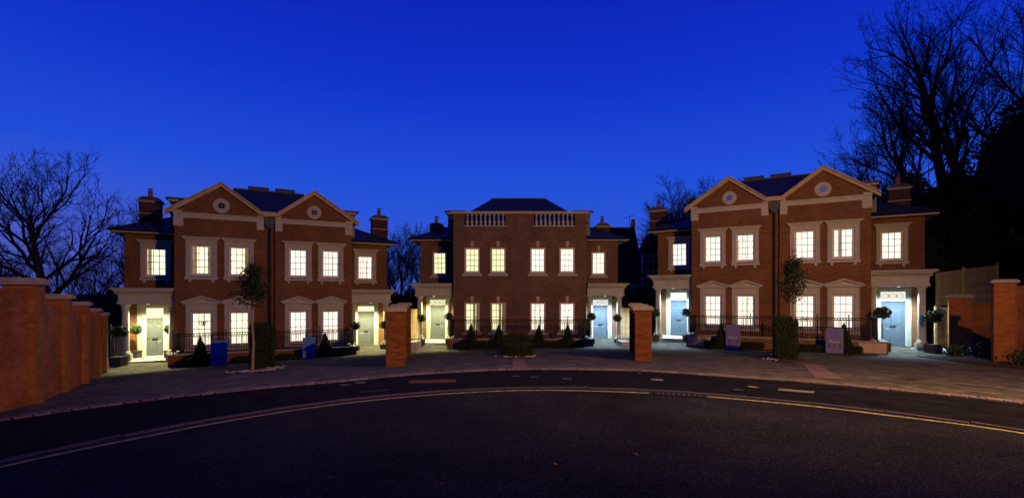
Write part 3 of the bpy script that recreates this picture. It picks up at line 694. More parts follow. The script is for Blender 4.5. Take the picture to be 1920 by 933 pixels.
        cp = MB(); cp.box(-HW-.08, HW+.08, -.10, .40, 8.522, 8.60); cp.box(-HW-.12, HW+.12, -.14, .44, 8.602, 8.66); cp.obj('parapet_coping', M_stone, root)
        for q in (-1, 1):
            xa, xb = sorted((q*.93, q*3.62)); bl = link('balustrade', None, root)
            MB().box(xa-.03, xb+.03, -.03, .27, 7.68, 7.74).obj('bottom_rail', M_stone, bl)
            bm = MB().lathe([(.085, 0), (.085, .06), (.05, .08), (.075, .14), (.09, .2), (.085, .28), (.05, .40), (.035, .48), (.05, .52), (.035, .56), (.05, .68), (.085, .71), (.085, .78)], 0, 0, 12); me = bm.mesh('baluster', M_stone)
            for i in range(9): link('baluster', me, bl, (xa+.17+(xb-xa-.34)*i/8, .12, 7.741))
    # chimneys
    for (cx_, cy_, w2, zt) in opts['chim']:
        ch = MB(); ch.box(cx_-w2, cx_+w2, cy_-.35, cy_+.35, 7.2, zt-.32); co = ch.obj('chimney', M_chim, root)
        b = MB(); b.box(cx_-w2-.05, cx_+w2+.05, cy_-.40, cy_+.40, zt-1.02, zt-.97); b.box(cx_-w2-.05, cx_+w2+.05, cy_-.40, cy_+.40, zt-.32, zt-.27); b.box(cx_-w2-.12, cx_+w2+.12, cy_-.47, cy_+.47, zt-.265, zt-.22); b.obj('chimney_band', M_stone, co)
        f = MB(); n = 7
        fp = [(-w2-.05, 0), (w2+.05, 0), (w2-.02, .14), (w2-.2, .24), (-w2+.2, .24), (-w2+.02, .14)]
        f.prism_xz([(cx_+a, zt-.219+z) for a, z in fp], cy_-.36, cy_+.36); f.obj('chimney_cap', M_slatecap, co)
        pm = MB(); pm.lathe([(.15, 0), (.13, .1), (.115, .34), (.14, .36), (.14, .42)], cx_-.02, cy_, 12, zt-.02); pm.obj('chimney_pot', M_terra, co)
        cw = MB(); cw.lathe([(.06, 0), (.06, .10), (.17, .11), (.02, .19)], cx_-.02, cy_, 12, zt+.40); cw.obj('cowl', M_lead_w, co)
    return root
M_fascia = mat('painted_fascia', (.62,.55,.48), .7, var=.06)
M_stoneb = mat('buff_cornice_stone', (.56,.45,.30), .75, var=.12, scale=3, bump=.15, bscale=40)
M_slatecap = mat('cement_flaunching', (.10,.10,.11), .9, var=.3)
M_round_d = mat('dark_round_glass', (.006,.006,.01), .25, spec=.3)
M_round_b = bpy.data.materials.new('reflecting_round_glass'); M_round_b.use_nodes = True
_b = M_round_b.node_tree.nodes['Principled BSDF']; _b.inputs['Base Color'].default_value = (.75, .8, .9, 1); _b.inputs['Metallic'].default_value = .9; _b.inputs['Roughness'].default_value = .12
# doors: (base z, top z, width, warm?, tracery?, knob side)
HL = house('gabled', (-13.835, 27.397, -1.80), R(26.66), .08, [(.15, 2.30, .80, True, False, -1), (.12, 2.48, 1.08, True, False, -1)],
    'red brick pair of gabled houses at the left, with dark round windows and warm porches', 'both',
    dict(round=M_round_d, boxes=[(-1.2, -.1), (.38, 1.48)], chim=[(-6.41, 5, .53, 9.46), (7.14, 5, .55, 9.38)],
         cu={0: (-1, 1), 1: (1,)}, cw={0: (-1,)}, ex={0: 'chandelier'}, pinkfrom=2))
HM = house('flat', (.509, 31.579, -1.37), 0, -.10, [(.02, 2.45, 1.08, True, True, 1), (.0, 2.45, 1.08, False, True, -1)],
    'brown brick pair of houses in the middle, with a stone balustrade along its flat parapet', 'half',
    dict(wx=(-3.13, -1.42, 1.19, 3.12), chim=[(-6.25, 5, .48, 8.62), (6.38, 5, .48, 8.62)], cl={0: (.35, 1), 1: (.35, 1)}))
HR = house('gabled', (15.077, 27.608, -.87), R(-29.91), -.26, [(-.10, 2.33, 1.08, False, False, 1), (-.22, 2.33, 1.12, False, True, -1)],
    'orange lit brick pair of gabled houses at the right, with blue round windows', 'none',
    dict(round=M_round_b, boxes=[(-1.86, -.76), (-.28, .83)], chim=[(-7.70, 5.2, .58, 9.20), (6.41, 5, .50, 9.25)], cu={3: (-.35,)}, ex={2: 'table'}))
# ------------------------------------------------------------------ gardens in front of the houses
def frame_of(h): return Matrix.Translation(h.location) @ Matrix.Rotation(h.rotation_euler.z, 4, 'Z')
def wpos(h, s, y, z): return tuple(frame_of(h) @ Vector((s, y, z)))
def leafbox(mb, x0, x1, y0, y1, z0, z1, dens, size, jit=.03):
    """leaves over the faces of a clipped hedge"""
    fx, fy, fz = x1-x0, y1-y0, z1-z0
    faces = [(fx*fz, 'y', y0), (fx*fz, 'y', y1), (fy*fz, 'x', x0), (fy*fz, 'x', x1), (fx*fy, 'z', z1)]
    for ar, ax, c in faces:
        for _ in range(int(ar*dens)):
            p = [random.uniform(x0, x1), random.uniform(y0, y1), random.uniform(z0, z1)]
            p['xyz'.index(ax)] = c+random.gauss(0, jit)
            mb.leaf(p, size*random.uniform(.7, 1.3))
def hedge(name, loc, rz, L, W, H, label, group=None, dens=520, size=.045, m=None):
    r = empty(name, loc, rz, label=label, cat='hedge', group=group)
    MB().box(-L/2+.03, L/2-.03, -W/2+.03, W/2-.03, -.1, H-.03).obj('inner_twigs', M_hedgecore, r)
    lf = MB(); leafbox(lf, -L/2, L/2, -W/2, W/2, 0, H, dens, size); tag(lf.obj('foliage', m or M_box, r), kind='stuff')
    return r
def cone_proto():
    mbs = MB(); H, Rb = 1.50, .44
    for _ in range(1900):
        t = random.random()**.62; z = H*(1-t); r = Rb*(t**.85)*(1+random.gauss(0, .045)); a = random.uniform(0, 6.283)
        mbs.leaf((r*math.cos(a), r*math.sin(a), z+.04), .035*random.uniform(.7, 1.3))
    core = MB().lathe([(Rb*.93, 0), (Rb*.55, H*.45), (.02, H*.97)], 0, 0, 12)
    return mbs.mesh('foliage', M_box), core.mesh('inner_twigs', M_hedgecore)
cone_me = cone_proto()
def cone(loc, label, sc=1.0, rz=0):
    r = empty('cone_shrub', loc, rz, label=label, cat='shrub', group='clipped cone shrubs in the front gardens')
    for n_, me in zip(('foliage', 'inner_twigs'), cone_me):
        o = link(n_, me, r); o.scale = (sc, sc, sc)
        if n_ == 'foliage': o['kind'] = 'stuff'
    return r
def ball_mesh(rr, n, sz, sq=.85):
    mb = MB()
    for _ in range(n):
        v = Vector((random.gauss(0,1), random.gauss(0,1), random.gauss(0,1))).normalized()*rr*(random.uniform(.72, 1.06)+.06*math.sin(7*random.random()))
        v.z *= sq; mb.leaf(v, sz*random.uniform(.7, 1.3))
    return mb.mesh('foliage', M_leaf)
ball_small, ball_big = ball_mesh(.27, 420, .05, .95), ball_mesh(.36, 700, .055, .82)
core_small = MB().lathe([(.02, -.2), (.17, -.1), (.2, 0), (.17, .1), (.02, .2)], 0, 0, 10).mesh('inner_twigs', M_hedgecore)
def bay_tree(loc, label, h=1.72, big=False, box=.42):
    r = empty('bay_tree', loc, random.uniform(-.1, .1), label=label, cat='potted tree', group='lollipop bay trees in square planters by the front doors')
    b = box/2; p = MB(); p.box(-b, b, -b, b, 0, box); p.box(-b-.02, b+.02, -b-.02, b+.02, box-.05, box+.01); p.box(-b-.015, b+.015, -b-.015, b+.015, 0, .05); p.obj('planter', M_planter, r)
    MB().box(-b+.03, b-.03, -b+.03, b-.03, box-.03, box+.02).obj('soil', M_soil, r)
    t = MB(); t.tube([(0, 0, box-.02), (.012, .01, h*.55), (-.005, 0, h-.1)], [.022, .017, .014], 6); t.obj('trunk', M_bark, r)
    f = link('foliage', ball_big if big else ball_small, r, (0, 0, h)); f['kind'] = 'stuff'
    link('inner_twigs', core_small, r, (0, 0, h)); return r
def low_wall(h, s0, s1, pad, ztop, y, yb0, yb1, name, panelled=None):
    """low brick wall with coping that runs across the front and returns to the facade"""
    r = empty('low_garden_wall', wpos(h, 0, y, 0), h.rotation_euler.z, label=name, cat='garden wall'); o = (0, y)
    w = MB(); w.box(s0, s1, -.11, .11, pad-.15, ztop-.07); w.box(s0, s0+.22, .111, yb0-y, pad-.15, ztop-.072); w.box(s1-.22, s1, .111, yb1-y, pad-.15, ztop-.072)
    w.obj('brick_wall', M_brick if h is not HM else M_brick2, r)
    c = MB(); c.box(s0-.05, s1+.05, -.16, .16, ztop-.068, ztop); c.box(s0-.05, s0+.27, .162, yb0-y, ztop-.069, ztop-.001); c.box(s1-.27, s1+.05, .162, yb1-y, ztop-.069, ztop-.001); c.obj('coping', M_coping, r)
    if panelled:
        for a, b in panelled: MB().box(a, b, -.135, -.111, pad+.02, ztop-.09).obj('render_panel', M_render, r)
    return r
def railing(h, s0, s1, z0, z1, y, yb0, yb1, label, posts):
    r = empty('iron_railing', wpos(h, 0, y, 0), h.rotation_euler.z, label=label, cat='railing', group='black iron railings along the front gardens')
    rl = MB(); bars = MB(); rings = MB()
    runs = [((s0, 0), (s1, 0)), ((s0, 0), (s0, yb0-y)), ((s1, 0), (s1, yb1-y))]
    for (ax, ay), (bx, by) in runs:
        L = math.hypot(bx-ax, by-ay); 
        if L < .2: continue
        dx, dy = (bx-ax)/L, (by-ay)/L; an = math.atan2(dy, dx); mx_, my_ = (ax+bx)/2, (ay+by)/2
        for z, t in ((z1, .02), (z1-.125, .018), (z0+.10, .018)): rl.obox((mx_, my_, z), L/2, .022, t/1.2, an)
        rl.obox((mx_, my_, z0+.36), L/2, .01, .008, an)
        n = int(L/.112)
        for i in range(1, n):
            x = L*i/n; bars.obox((ax+dx*x, ay+dy*x, (z0+z1-.08)/2), .012, .012, (z1-.13-z0-.09)/2, an)
        n = int(L/.125)
        for i in range(n):
            x = L*(i+.5)/n
            pts = [(ax+dx*(x+.052*math.cos(a)), ay+dy*(x+.052*math.cos(a)), z1-.064+.052*math.sin(a)) for a in [k*math.pi/4 for k in range(9)]]
            rings.tube(pts, .012, 4, False)
    rl.obj('rail', M_iron, r); tag(bars.obj('bars', M_iron, r), kind='stuff'); tag(rings.obj('ring_frieze', M_iron, r), kind='stuff')
    for x in posts:
        m = MB(); m.obox((x, 0, (z0+z1+.1)/2), .024, .024, (z1+.1-z0)/2); m.lathe([(.02, 0), (.036, .03), (.03, .06), (.005, .09)], x, 0, 8, z1+.1); m.obj('post', M_iron, r)
    return r
def text_mesh(body, size, m, parent, loc, name='lettering'):
    cu = bpy.data.curves.new('t', 'FONT'); cu.body = body; cu.size = size; cu.align_x = 'CENTER'; cu.extrude = .002
    tmp = bpy.data.objects.new('t', cu); COL.objects.link(tmp); bpy.context.view_layer.update()
    me = bpy.data.meshes.new_from_object(tmp); COL.objects.unlink(tmp); bpy.data.objects.remove(tmp)
    me.materials.clear(); me.materials.append(m)
    o = link(name, me, parent, loc); o.rotation_euler = (R(90), 0, 0); return o
def sign(h, s, y, pad, w, H, label, plot, blue):
    r = empty('sales_sign', wpos(h, s, y, pad), h.rotation_euler.z, label=label, cat='sign')
    b = MB(); b.box(-w/2, w/2, 0, .09, .0, H); b.obj('panel', M_signblue if blue else M_sign, r)
    MB().box(-w/2-.012, w/2+.012, -.006, .096, -.05, .03).obj('base_plate', M_iron, r)
    MB().box(-w*.36, w*.36, -.012, -.001, H*.30, H*.37).obj('band', M_signband, r)
    fr = MB()
    for (a, b_, c, d) in ((-.17, .17, H*.80, H*.808), (-.17, .17, H*.895, H*.903), (-.17, -.163, H*.808, H*.895), (.163, .17, H*.808, H*.895), (-.11, .11, H*.845, H*.858)): fr.box(a, b_, -.008, -.001, c, d)
    fr.obj('emblem_frame', M_signgrey if not blue else M_signblue2, r)
    if plot: text_mesh(plot, .17, M_signwhite, r, (0, -.006, H*.46))
    text_mesh('AVAILABLE', .072, M_signwhite if plot else M_signred, r, (0, -.016, H*.315))
    return r
M_signred = mat('dull_red_lettering', (.30,.08,.07), .5)
M_signblue2 = mat('faint_blue_lettering', (.10,.09,.42), .5)
G1, G2, G3 = .05, -.10, -.27     # ground level in front of each pair, in house coordinates
low_wall(HL, -4.45, 4.45, G1, .66, -2.0, .0, .0, 'low brick wall with pale coping in front of the left houses')
low_wall(HM, -4.50, 4.50, G2, .50, -2.0, .0, .0, 'low brick wall with pale coping in front of the middle houses')
low_wall(HR, -4.45, 4.92, G3, .38, -2.0, .0, .0, 'low wall with rendered orange end panel in front of the right houses', panelled=[(3.75, 4.85), (-4.38, -3.1)])
railing(HL, -4.25, 4.25, .665, 1.66, -2.0, -.05, -.05, 'iron railing with ring frieze in front of the left houses', [-4.25, -2.0, .3, 2.5, 4.25])
railing(HM, -4.30, 4.30, .505, 1.66, -2.0, -.05, -.05, 'iron railing with ring frieze in front of the middle houses', [-4.3, -2.7, -1.1, 1.25, 2.9, 4.3])
railing(HR, -4.25, 4.50, .385, 1.50, -2.0, -.05, -.05, 'iron railing with ring frieze in front of the right houses', [-4.25, -2.6, -1.1, .2, 2.0, 3.35, 4.5])
for h, pad, spans, ht, nm in ((HL, G1, [(-3.6, -2.55, 'hedge round the left cone shrub of the left garden'), (-1.5, -.75, 'low box hedge between the blue sign and the tall hedge, left garden'), (.4, 1.45, 'low box hedge right of the tall hedge in the left garden'), (2.2, 3.6, 'low box hedge under the right cone shrub of the left garden')], .42, 'l'),
                             (HM, G2, [(-3.7, -.45, 'long dark box hedge left of the middle bed, below the middle houses'), (.5, 3.75, 'long dark box hedge right of the middle bed, below the middle houses')], .50, 'm'),
                             (HR, G3, [(-3.35, -2.2, 'low box hedge left of the half blue plot sign'), (-1.45, -.45, 'low box hedge between the half blue sign and the tall hedge'), (.4, 2.2, 'low box hedge right of the tall hedge, left of the purple sign'), (3.05, 3.8, 'low box hedge between the purple plot sign and the rendered wall end')], .40, 'r')):
    for a, b, lab in spans:
        hedge('box_hedge', wpos(h, (a+b)/2, -2.72, pad-.03), h.rotation_euler.z, b-a, .55, ht, lab, 'low box hedges in the front gardens')
for h, pad, l in ((HL, G1, [(-3.03, 1.0, 'cone shrub left of the left blue sign, in front of the left houses'), (2.70, 1.0, 'cone shrub right of the second blue sign, near the left houses')]),
                  (HM, G2, [(-2.96, 1.03, 'leftmost of four cone shrubs below the middle houses'), (-1.31, 1.0, 'second cone shrub from the left below the middle houses'), (1.10, 1.0, 'third cone shrub from the left below the middle houses'), (2.83, 1.02, 'rightmost of four cone shrubs below the middle houses')]),
                  (HR, G3, [(-2.50, .92, 'small cone shrub left of the half blue plot sign'), (3.08, 1.02, 'cone shrub right of the purple plot sign')])):
    for s, sc, lab in l: cone(wpos(h, s, -2.78, pad), lab, sc, random.random()*6)
sign(HL, -2.20, -3.30, G1, .70, 1.30, 'blue sales sign beside the leftmost cone shrub', None, True)
sign(HL, 1.86, -3.30, G1, .62, 1.30, 'blue sales sign left of the second cone shrub, near the pier', None, True)
sign(HR, -1.86, -3.30, G3, .70, 1.34, 'purple sales sign with Plot 5 lettering', 'Plot 5', False)
sign(HR, 2.66, -3.30, G3, .72, 1.30, 'purple sales sign with Plot 6 and available lettering', 'Plot 6', False)
# bay trees
for h, s, y, z, hh, big, lab in (
    (HL, -6.72, -.45, G1-.05, 1.75, True, 'round bay tree in a dark planter before the far left column'),
    (HL, -6.55, 2.1, .15, 1.55, False, 'small bay tree in the far left porch, left of the door'),
    (HL, -4.95, 1.6, .15, 1.55, False, 'small bay tree in the far left porch, against the main wall'),
    (HL, 4.72, .0, G1+.05, 1.62, False, 'bay tree left of the second green door of the left houses'),
    (HL, 6.45, .1, G1+.05, 1.62, False, 'bay tree half behind the left brick pier'),
    (HM, -6.43, -.1, G2, 1.78, False, 'bay tree before the left column of the middle houses'),
    (HM, -4.60, -.4, G2+.05, 1.85, False, 'bay tree right of the green door of the middle houses'),
    (HM, 4.66, -.4, G2+.05, 1.85, False, 'bay tree left of the blue door of the middle houses'),
    (HM, 6.39, -.1, G2, 1.78, False, 'bay tree before the right column of the middle houses'),
    (HR, -6.68, -.15, G3, 1.82, False, 'bay tree just right of the right brick pier'),
    (HR, -4.78, -.15, G3+.05, 1.82, False, 'bay tree right of the left blue door of the right houses'),
    (HR, 4.86, -.8, G3+.0, 2.02, True, 'bushy bay tree left of the far right blue door'),
    (HR, 6.92, -.45, G3-.02, 1.88, True, 'largest bay tree in a wide planter at the far right column')):
    bay_tree(wpos(h, s, y, z), lab, hh, big, .50 if big else .38)
# dividing beds with tall hedges, young trees, soil and pebbles
def blob(name, pts, z, m, h=.06, **k):
    mb = MB(); n = len(pts); cx = sum(p[0] for p in pts)/n; cy = sum(p[1] for p in pts)/n
    rings = [(1.0, -.05), (.97, h*.5), (.8, h), (.4, h*1.3)]
    for f, dz in rings:
        for p in pts:
            x, y = cx+(p[0]-cx)*f, cy+(p[1]-cy)*f; mb.v.append((x, y, g(x, y)+dz))
    mb.v.append((cx, cy, g(cx, cy)+h*1.4)); c = len(mb.v)-1
    for r_ in range(3):
        for i in range(n): mb.f.append((r_*n+i, r_*n+(i+1) % n, (r_+1)*n+(i+1) % n, (r_+1)*n+i))
    for i in range(n): mb.f.append((3*n+i, 3*n+(i+1) % n, c))
    mb.smooth = True; return tag(mb.obj(name, m), **k)
def pebbles(pts, n, label, sz=.05, spread=.16):
    me = MB()
    for _ in range(n):
        i = random.randrange(len(pts)-1); t = random.random()
        x = pts[i][0]*(1-t)+pts[i+1][0]*t+random.gauss(0, spread); y = pts[i][1]*(1-t)+pts[i+1][1]*t+random.gauss(0, spread)
        r = sz*random.uniform(.4, 1.3); z = g(x, y)+.05
        me.lathe([(r*.3, -r*.5), (r, -r*.1), (r*.8, r*.35), (r*.2, r*.5)], x, y, 6, z)
    return tag(me.obj('pebbles', M_pebble), label=label, kind='stuff')
def across(px, py_y): return ((px-960)/900*py_y, py_y)
bedL = [across(447, 15.8), across(474, 15.3), across(500, 15.6), across(514, 17.6), across(512, 21.5), across(470, 21.5), across(462, 17.5)]
bedM = [across(938, 19.6), across(958, 18.6), across(990, 18.6), across(1004, 19.8), across(1006, 25), across(936, 25)]
bedR = [across(1438, 20.5), across(1452, 17.6), across(1487, 16.9), across(1523, 16.8), across(1500, 19.0), across(1494, 21.5)]
for b in (bedL, bedM, bedR): blob('planting_bed', b, 0, M_soil, kind='structure')
pebbles([bedL[0], bedL[1], bedL[2], bedL[3]], 170, 'white pebbles scattered at the foot of the left young tree')
pebbles([bedM[0], bedM[1]], 26, 'few white pebbles at the left corner of the middle bed'); pebbles([bedM[2], bedM[3]], 22, 'few white pebbles at the right corner of the middle bed')
pebbles([bedR[0], bedR[1]], 60, 'grey pebbles left of the right tall hedge', .05)
hl = Vector(across(491, 18.9)); hedge('tall_hedge', (hl.x, hl.y, g(hl.x, hl.y)), R(118), 3.4, .72, 1.62, 'tall dark clipped hedge beside the left young tree', dens=800, size=.036)
hr = Vector(across(1472, 19.3)); hedge('tall_hedge', (hr.x, hr.y, g(hr.x, hr.y)), R(61), 3.0, .72, 1.60, 'tall dark clipped hedge beside the right young tree', dens=800, size=.036)
hm = Vector(across(970, 22.0)); hedge('bed_hedge', (hm.x, hm.y, g(hm.x, hm.y)), R(90), 5.6, 1.1, .62, 'low dark hedge running towards the road in the middle bed', dens=640, size=.038)
M_leafyoung = mat('young_tree_leaves', (.024,.042,.016), .65, island=.5, spec=.2)
def young_tree(x, y, H, cr, ch, label, m=M_leafyoung):
    z = g(x, y); r = empty('young_tree', (x, y, z), 0, label=label, cat='tree')
    t = MB(); pts = [(0, 0, 0), (.03, .02, H*.25), (-.02, .0, H*.5), (.02, .02, H*.72), (0, 0, H*.93)]
    t.tube(pts, [.055, .042, .035, .028, .01], 7); t.obj('trunk', M_barkpale, r)
    b = MB(); lf = MB(); zc = H-ch/2
    for i in range(54):
        a = random.uniform(0, 6.283); z0 = random.uniform(H-ch*.98, H-.25); t_ = (z0-(H-ch))/ch
        rr = cr*(1.08-t_**1.5)*random.uniform(.45, 1.3)*(.8+.2*min(1, t_*6)); e = Vector((rr*math.cos(a), rr*math.sin(a), z0+random.uniform(.08, .35)*rr+.05))
        s0 = Vector((0, 0, z0-.12)); mid = s0.lerp(e, .5)+Vector((0, 0, -.04)); b.tube([s0, mid, e], [.012, .008, .004], 4)
        for k in range(46):
            q = s0.lerp(e, random.uniform(.35, 1.1))+Vector((random.gauss(0, .085), random.gauss(0, .085), random.gauss(0, .08))); lf.leaf(q, random.uniform(.035, .062), .2, .4)
    for k in range(60): lf.leaf((random.gauss(0, .06), random.gauss(0, .06), H+random.uniform(-.45, .15)), .045, .2, .4)
    c = b.obj('branches', M_bark, r); tag(lf.obj('crown', m, r), kind='stuff'); return r
xl, yl_ = across(473, 16.3); young_tree(xl, yl_, 3.75, .55, 1.55, 'young evergreen tree with pale trunk beside the left tall hedge')
xr, yr_ = across(1488, 18.0); young_tree(xr, yr_, 4.05, .52, 1.85, 'young evergreen tree with pale trunk beside the right tall hedge')
# paving bands of the forecourt
def band(p, q, w, name='paving_band'):
    mb = MB(); n = 14; d = Vector((q[0]-p[0], q[1]-p[1])).normalized(); nn = Vector((-d.y, d.x))*w/2
    for i in range(n+1):
        x, y = p[0]+(q[0]-p[0])*i/n, p[1]+(q[1]-p[1])*i/n
        for s_ in (-1, 1): mb.v.append((x+nn.x*s_, y+nn.y*s_, g(x, y)+.012))
    mb.f = [(2*i, 2*i+2, 2*i+3, 2*i+1) for i in range(n)]
    tag(mb.obj(name, M_band), kind='structure')
M_band = brickmat('pink_band_paving', (.27,.19,.18), (.20,.14,.14), (.06,.05,.05), .21, .105, .008, coord='Object', big=.2)
band(across(1522, 16.6), across(1556, 10.9), .55); band(across(972, 18.4), across(976, 11.6), .42); band(across(478, 15.2), across(404, 12.0), .3)
# ------------------------------------------------------------------ boundary walls
w = Wall('garden_wall', (-11.5, 12.5, -.5), label='tall orange brick boundary wall stepping down along the left edge', cat='brick wall')
P = [(-7.4, 5.6), (-9.6, 9.45), (-11.8, 12.45), (-14.05, 15.55), (-17.3, 19.75), (-18.8, 21.9)]
H_ = 2.28
for i, p in enumerate(P):
    zt = g(*p)+H_
    if i: zt = {1: 1.93, 2: 1.64, 3: 1.41, 4: 1.10, 5: .85}[i]
    else: zt = 2.35
    nx = P[i+1] if i < len(P)-1 else (p[0]*2-P[i-1][0], p[1]*2-P[i-1][1]); a = math.atan2(nx[1]-p[1], nx[0]-p[0])
    w.pier(p, .52, a, g(*p)-.12, zt, .10)
    if i < len(P)-1:
        d = Vector((nx[0]-p[0], nx[1]-p[1])).normalized()*.26
        w.panel((p[0]+d.x, p[1]+d.y), (nx[0]-d.x, nx[1]-d.y), .23, min(g(*nx), g(*p))-.15, {0: 1.74, 1: 1.40, 2: 1.16, 3: .87, 4: .65}[i], sides=(-1,))
w.done()
def pier_wall(px, Y, pts, zt, label, lw):
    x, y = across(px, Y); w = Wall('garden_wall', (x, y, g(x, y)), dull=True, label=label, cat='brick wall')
    a = math.atan2(y, x)-math.pi/2
    w.pier((x, y), .56, a, g(x, y)-.12, zt, .11)
    prev = (x, y)
    for i, p in enumerate(pts):
        d = Vector((p[0]-prev[0], p[1]-prev[1])).normalized()*.28
        w.panel((prev[0]+d.x, prev[1]+d.y), (p[0]-d.x, p[1]-d.y), .23, min(g(*p), g(*prev))-.15, zt-.22, sides=(1, -1))
        w.pier(p, .56, math.atan2(p[1]-prev[1], p[0]-prev[0])-math.pi/2, g(*p)-.12, zt+.02, .11); prev = p
    w.done(); return w
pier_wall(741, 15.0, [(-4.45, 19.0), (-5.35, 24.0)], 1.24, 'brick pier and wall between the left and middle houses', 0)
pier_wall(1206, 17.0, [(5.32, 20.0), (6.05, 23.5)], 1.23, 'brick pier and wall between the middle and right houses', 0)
w = Wall('garden_wall', (19.5, 18.5, -.5), label='brick boundary wall with two capped piers at the right edge', cat='brick wall')
Q = [(22.2, 23.8), (18.75, 18.3), (18.6, 13.6)]
w.pier(Q[0], .80, math.atan2(Q[0][1], Q[0][0])-math.pi/2+.1, -1.25, 1.66, .12)
w.panel((22.3, 23.75), (25.6, 22.9), .23, -1.3, 1.26, sides=(-1, 1))
w.pier(Q[1], .62, math.atan2(Q[1][1], Q[1][0])-math.pi/2+.12, -1.1, 2.22, .10)
w.panel((18.9, 17.98), (19.75, 13.6), .23, -1.0, 2.0, sides=(-1, 1))
w.done()
# raised slab steps beside the timber gates
def stepbox(x, y, w_, d_, z, lab):
    tag(MB().box(x-w_/2, x+w_/2, y-d_/2, y+d_/2, -2.2, z).obj('side_step', M_slab), label=lab, cat='step')
stepbox(-6.25, 28.9, 1.25, 1.6, -.98, 'pale stone side step before the timber fence left of the middle houses')
stepbox(7.0, 29.2, 1.0, 1.4, -.98, 'pale stone side step before the timber fence right of the middle houses')
def fence(p, q, z0, z1, z0b, z1b, label, m, cat='fence', posts=(), name='timber_fence', bw=.125, rails=True):
    r = empty(name, (p[0], p[1], 0), 0, label=label, cat=cat); L = math.hypot(q[0]-p[0], q[1]-p[1]); d = ((q[0]-p[0])/L, (q[1]-p[1])/L); a = math.atan2(d[1], d[0])
    n = max(1, int(L/bw)); n_ = (d[1], -d[0]); s_ = 1 if (n_[0]*-p[0]+n_[1]*-p[1]) > 0 else -1
    for i in range(n):
        t = (i+.5)/n; za, zb = z0+(z0b-z0)*t, z1+(z1b-z1)*t+random.uniform(-.008, .008)
        b = MB().box(-bw/2+.004, bw/2-.004, -.009, .009, 0, zb-za)
        o = b.obj('board', m, r, (d[0]*L*t, d[1]*L*t, za), a+random.uniform(-.04, .04))
    if rails:
        for f in (.12, .5, .88):
            rm = MB(); za = z0+(z1-z0)*f; zb = z0b+(z1b-z0b)*f; ox, oy = n_[0]*s_*.035, n_[1]*s_*.035
            rm.tube([(ox, oy, za), (d[0]*L+ox, d[1]*L+oy, zb)], .028, 4); rm.obj('rail', m, r)
    for t, zt in posts:
        ox, oy = n_[0]*s_*.07, n_[1]*s_*.07
        pm = MB().obox((0, 0, (z0+zt)/2-.1), .05, .05, (zt-z0)/2+.1, a); pm.obj('post', m, r, (d[0]*L*t+ox, d[1]*L*t+oy, 0))
    return r
fence((-7.75, 34.2), (-6.45, 34.2), -1.3, .83, -1.3, .83, 'pale timber board fence left of the middle houses', M_timber, rails=False, bw=.15)
fence((7.75, 35.0), (9.1, 34.8), -1.3, .90, -1.3, .90, 'timber board fence right of the middle houses', M_timber, rails=False, bw=.15)
fence((22.9, 26.0), (23.85, 25.8), -1.15, 1.15, -1.15, 1.13, 'orange lit timber gate right of the far right porch', M_timber, cat='gate', name='timber_gate', rails=False, bw=.115, posts=((0, 1.2), (1, 1.22)))
fence((24.0, 27.2), (29.2, 28.9), 1.20, 3.05, 1.30, 3.60, 'tall weathered timber fence above the right boundary wall', M_timberg, posts=((0.02, 3.05), (.42, 3.42), (.98, 3.75)), bw=.12)
fence((-21.35, 25.0), (-20.86, 25.0), -1.8, .26, -1.8, .26, 'dark blue side gate at the far left, beside the brick wall', mat('dark_blue_gate_paint', (.02,.022,.04), .7), cat='gate', name='side_gate', bw=.13, rails=False)
fence((-20.84, 25.0), (-20.35, 25.1), -1.8, .12, -1.8, .12, 'short timber fence behind the far left bay tree', M_timber, rails=False)
# shrubs in the right bed
def shrub(x, y, z, r_, h, label, n=420, grp='leafy shrubs in the bed at the right edge', m=None):
    r = empty('leafy_shrub', (x, y, z), 0, label=label, cat='shrub', group=grp)
    st = MB(); lf = MB()
    for i in range(13):
        a = random.uniform(0, 6.283); e = Vector((r_*random.uniform(.3, 1)*math.cos(a), r_*random.uniform(.3, 1)*math.sin(a), h*random.uniform(.5, 1)))
        st.tube([(0, 0, 0), e*.5+Vector((0, 0, .1)), e], [.012, .009, .004], 4)
        for k in range(n//13): lf.leaf(e*random.uniform(.45, 1.05)+Vector((random.gauss(0, .09), random.gauss(0, .09), random.gauss(0, .07))), random.uniform(.05, .10), .5, .35)
    st.obj('stems', M_bark, r); tag(lf.obj('leaves', m or M_leaf, r), kind='stuff'); return r
for x, y, rr, hh, lab in ((19.4, 21.0, .5, .75, 'leafy shrub leftmost in the right bed, below the capped pier'), (20.0, 20.2, .5, .70, 'second leafy shrub in the right bed'), (19.3, 19.2, .5, .85, 'third leafy shrub in the right bed, before the brick wall'), (18.9, 18.4-.7, .45, .8, 'fourth leafy shrub in the right bed, beside the taller pier'), (18.2, 17.0, .4, .6, 'small leafy shrub rightmost in the right bed')):
    shrub(x, y, g(x, y)-.02, rr, hh, lab)
blob('planting_bed', [(18.6, 22.2), (17.9, 19.5), (17.4, 15.5), (18.5, 14.5), (19.0, 17.5), (21.8, 22.6)], 0, M_soil, .12, kind='structure')
tag(MB().obox((22.2, 24.9, -1.06), .9, .9, .03, .3).obj('gate_slab', M_slab), kind='structure')
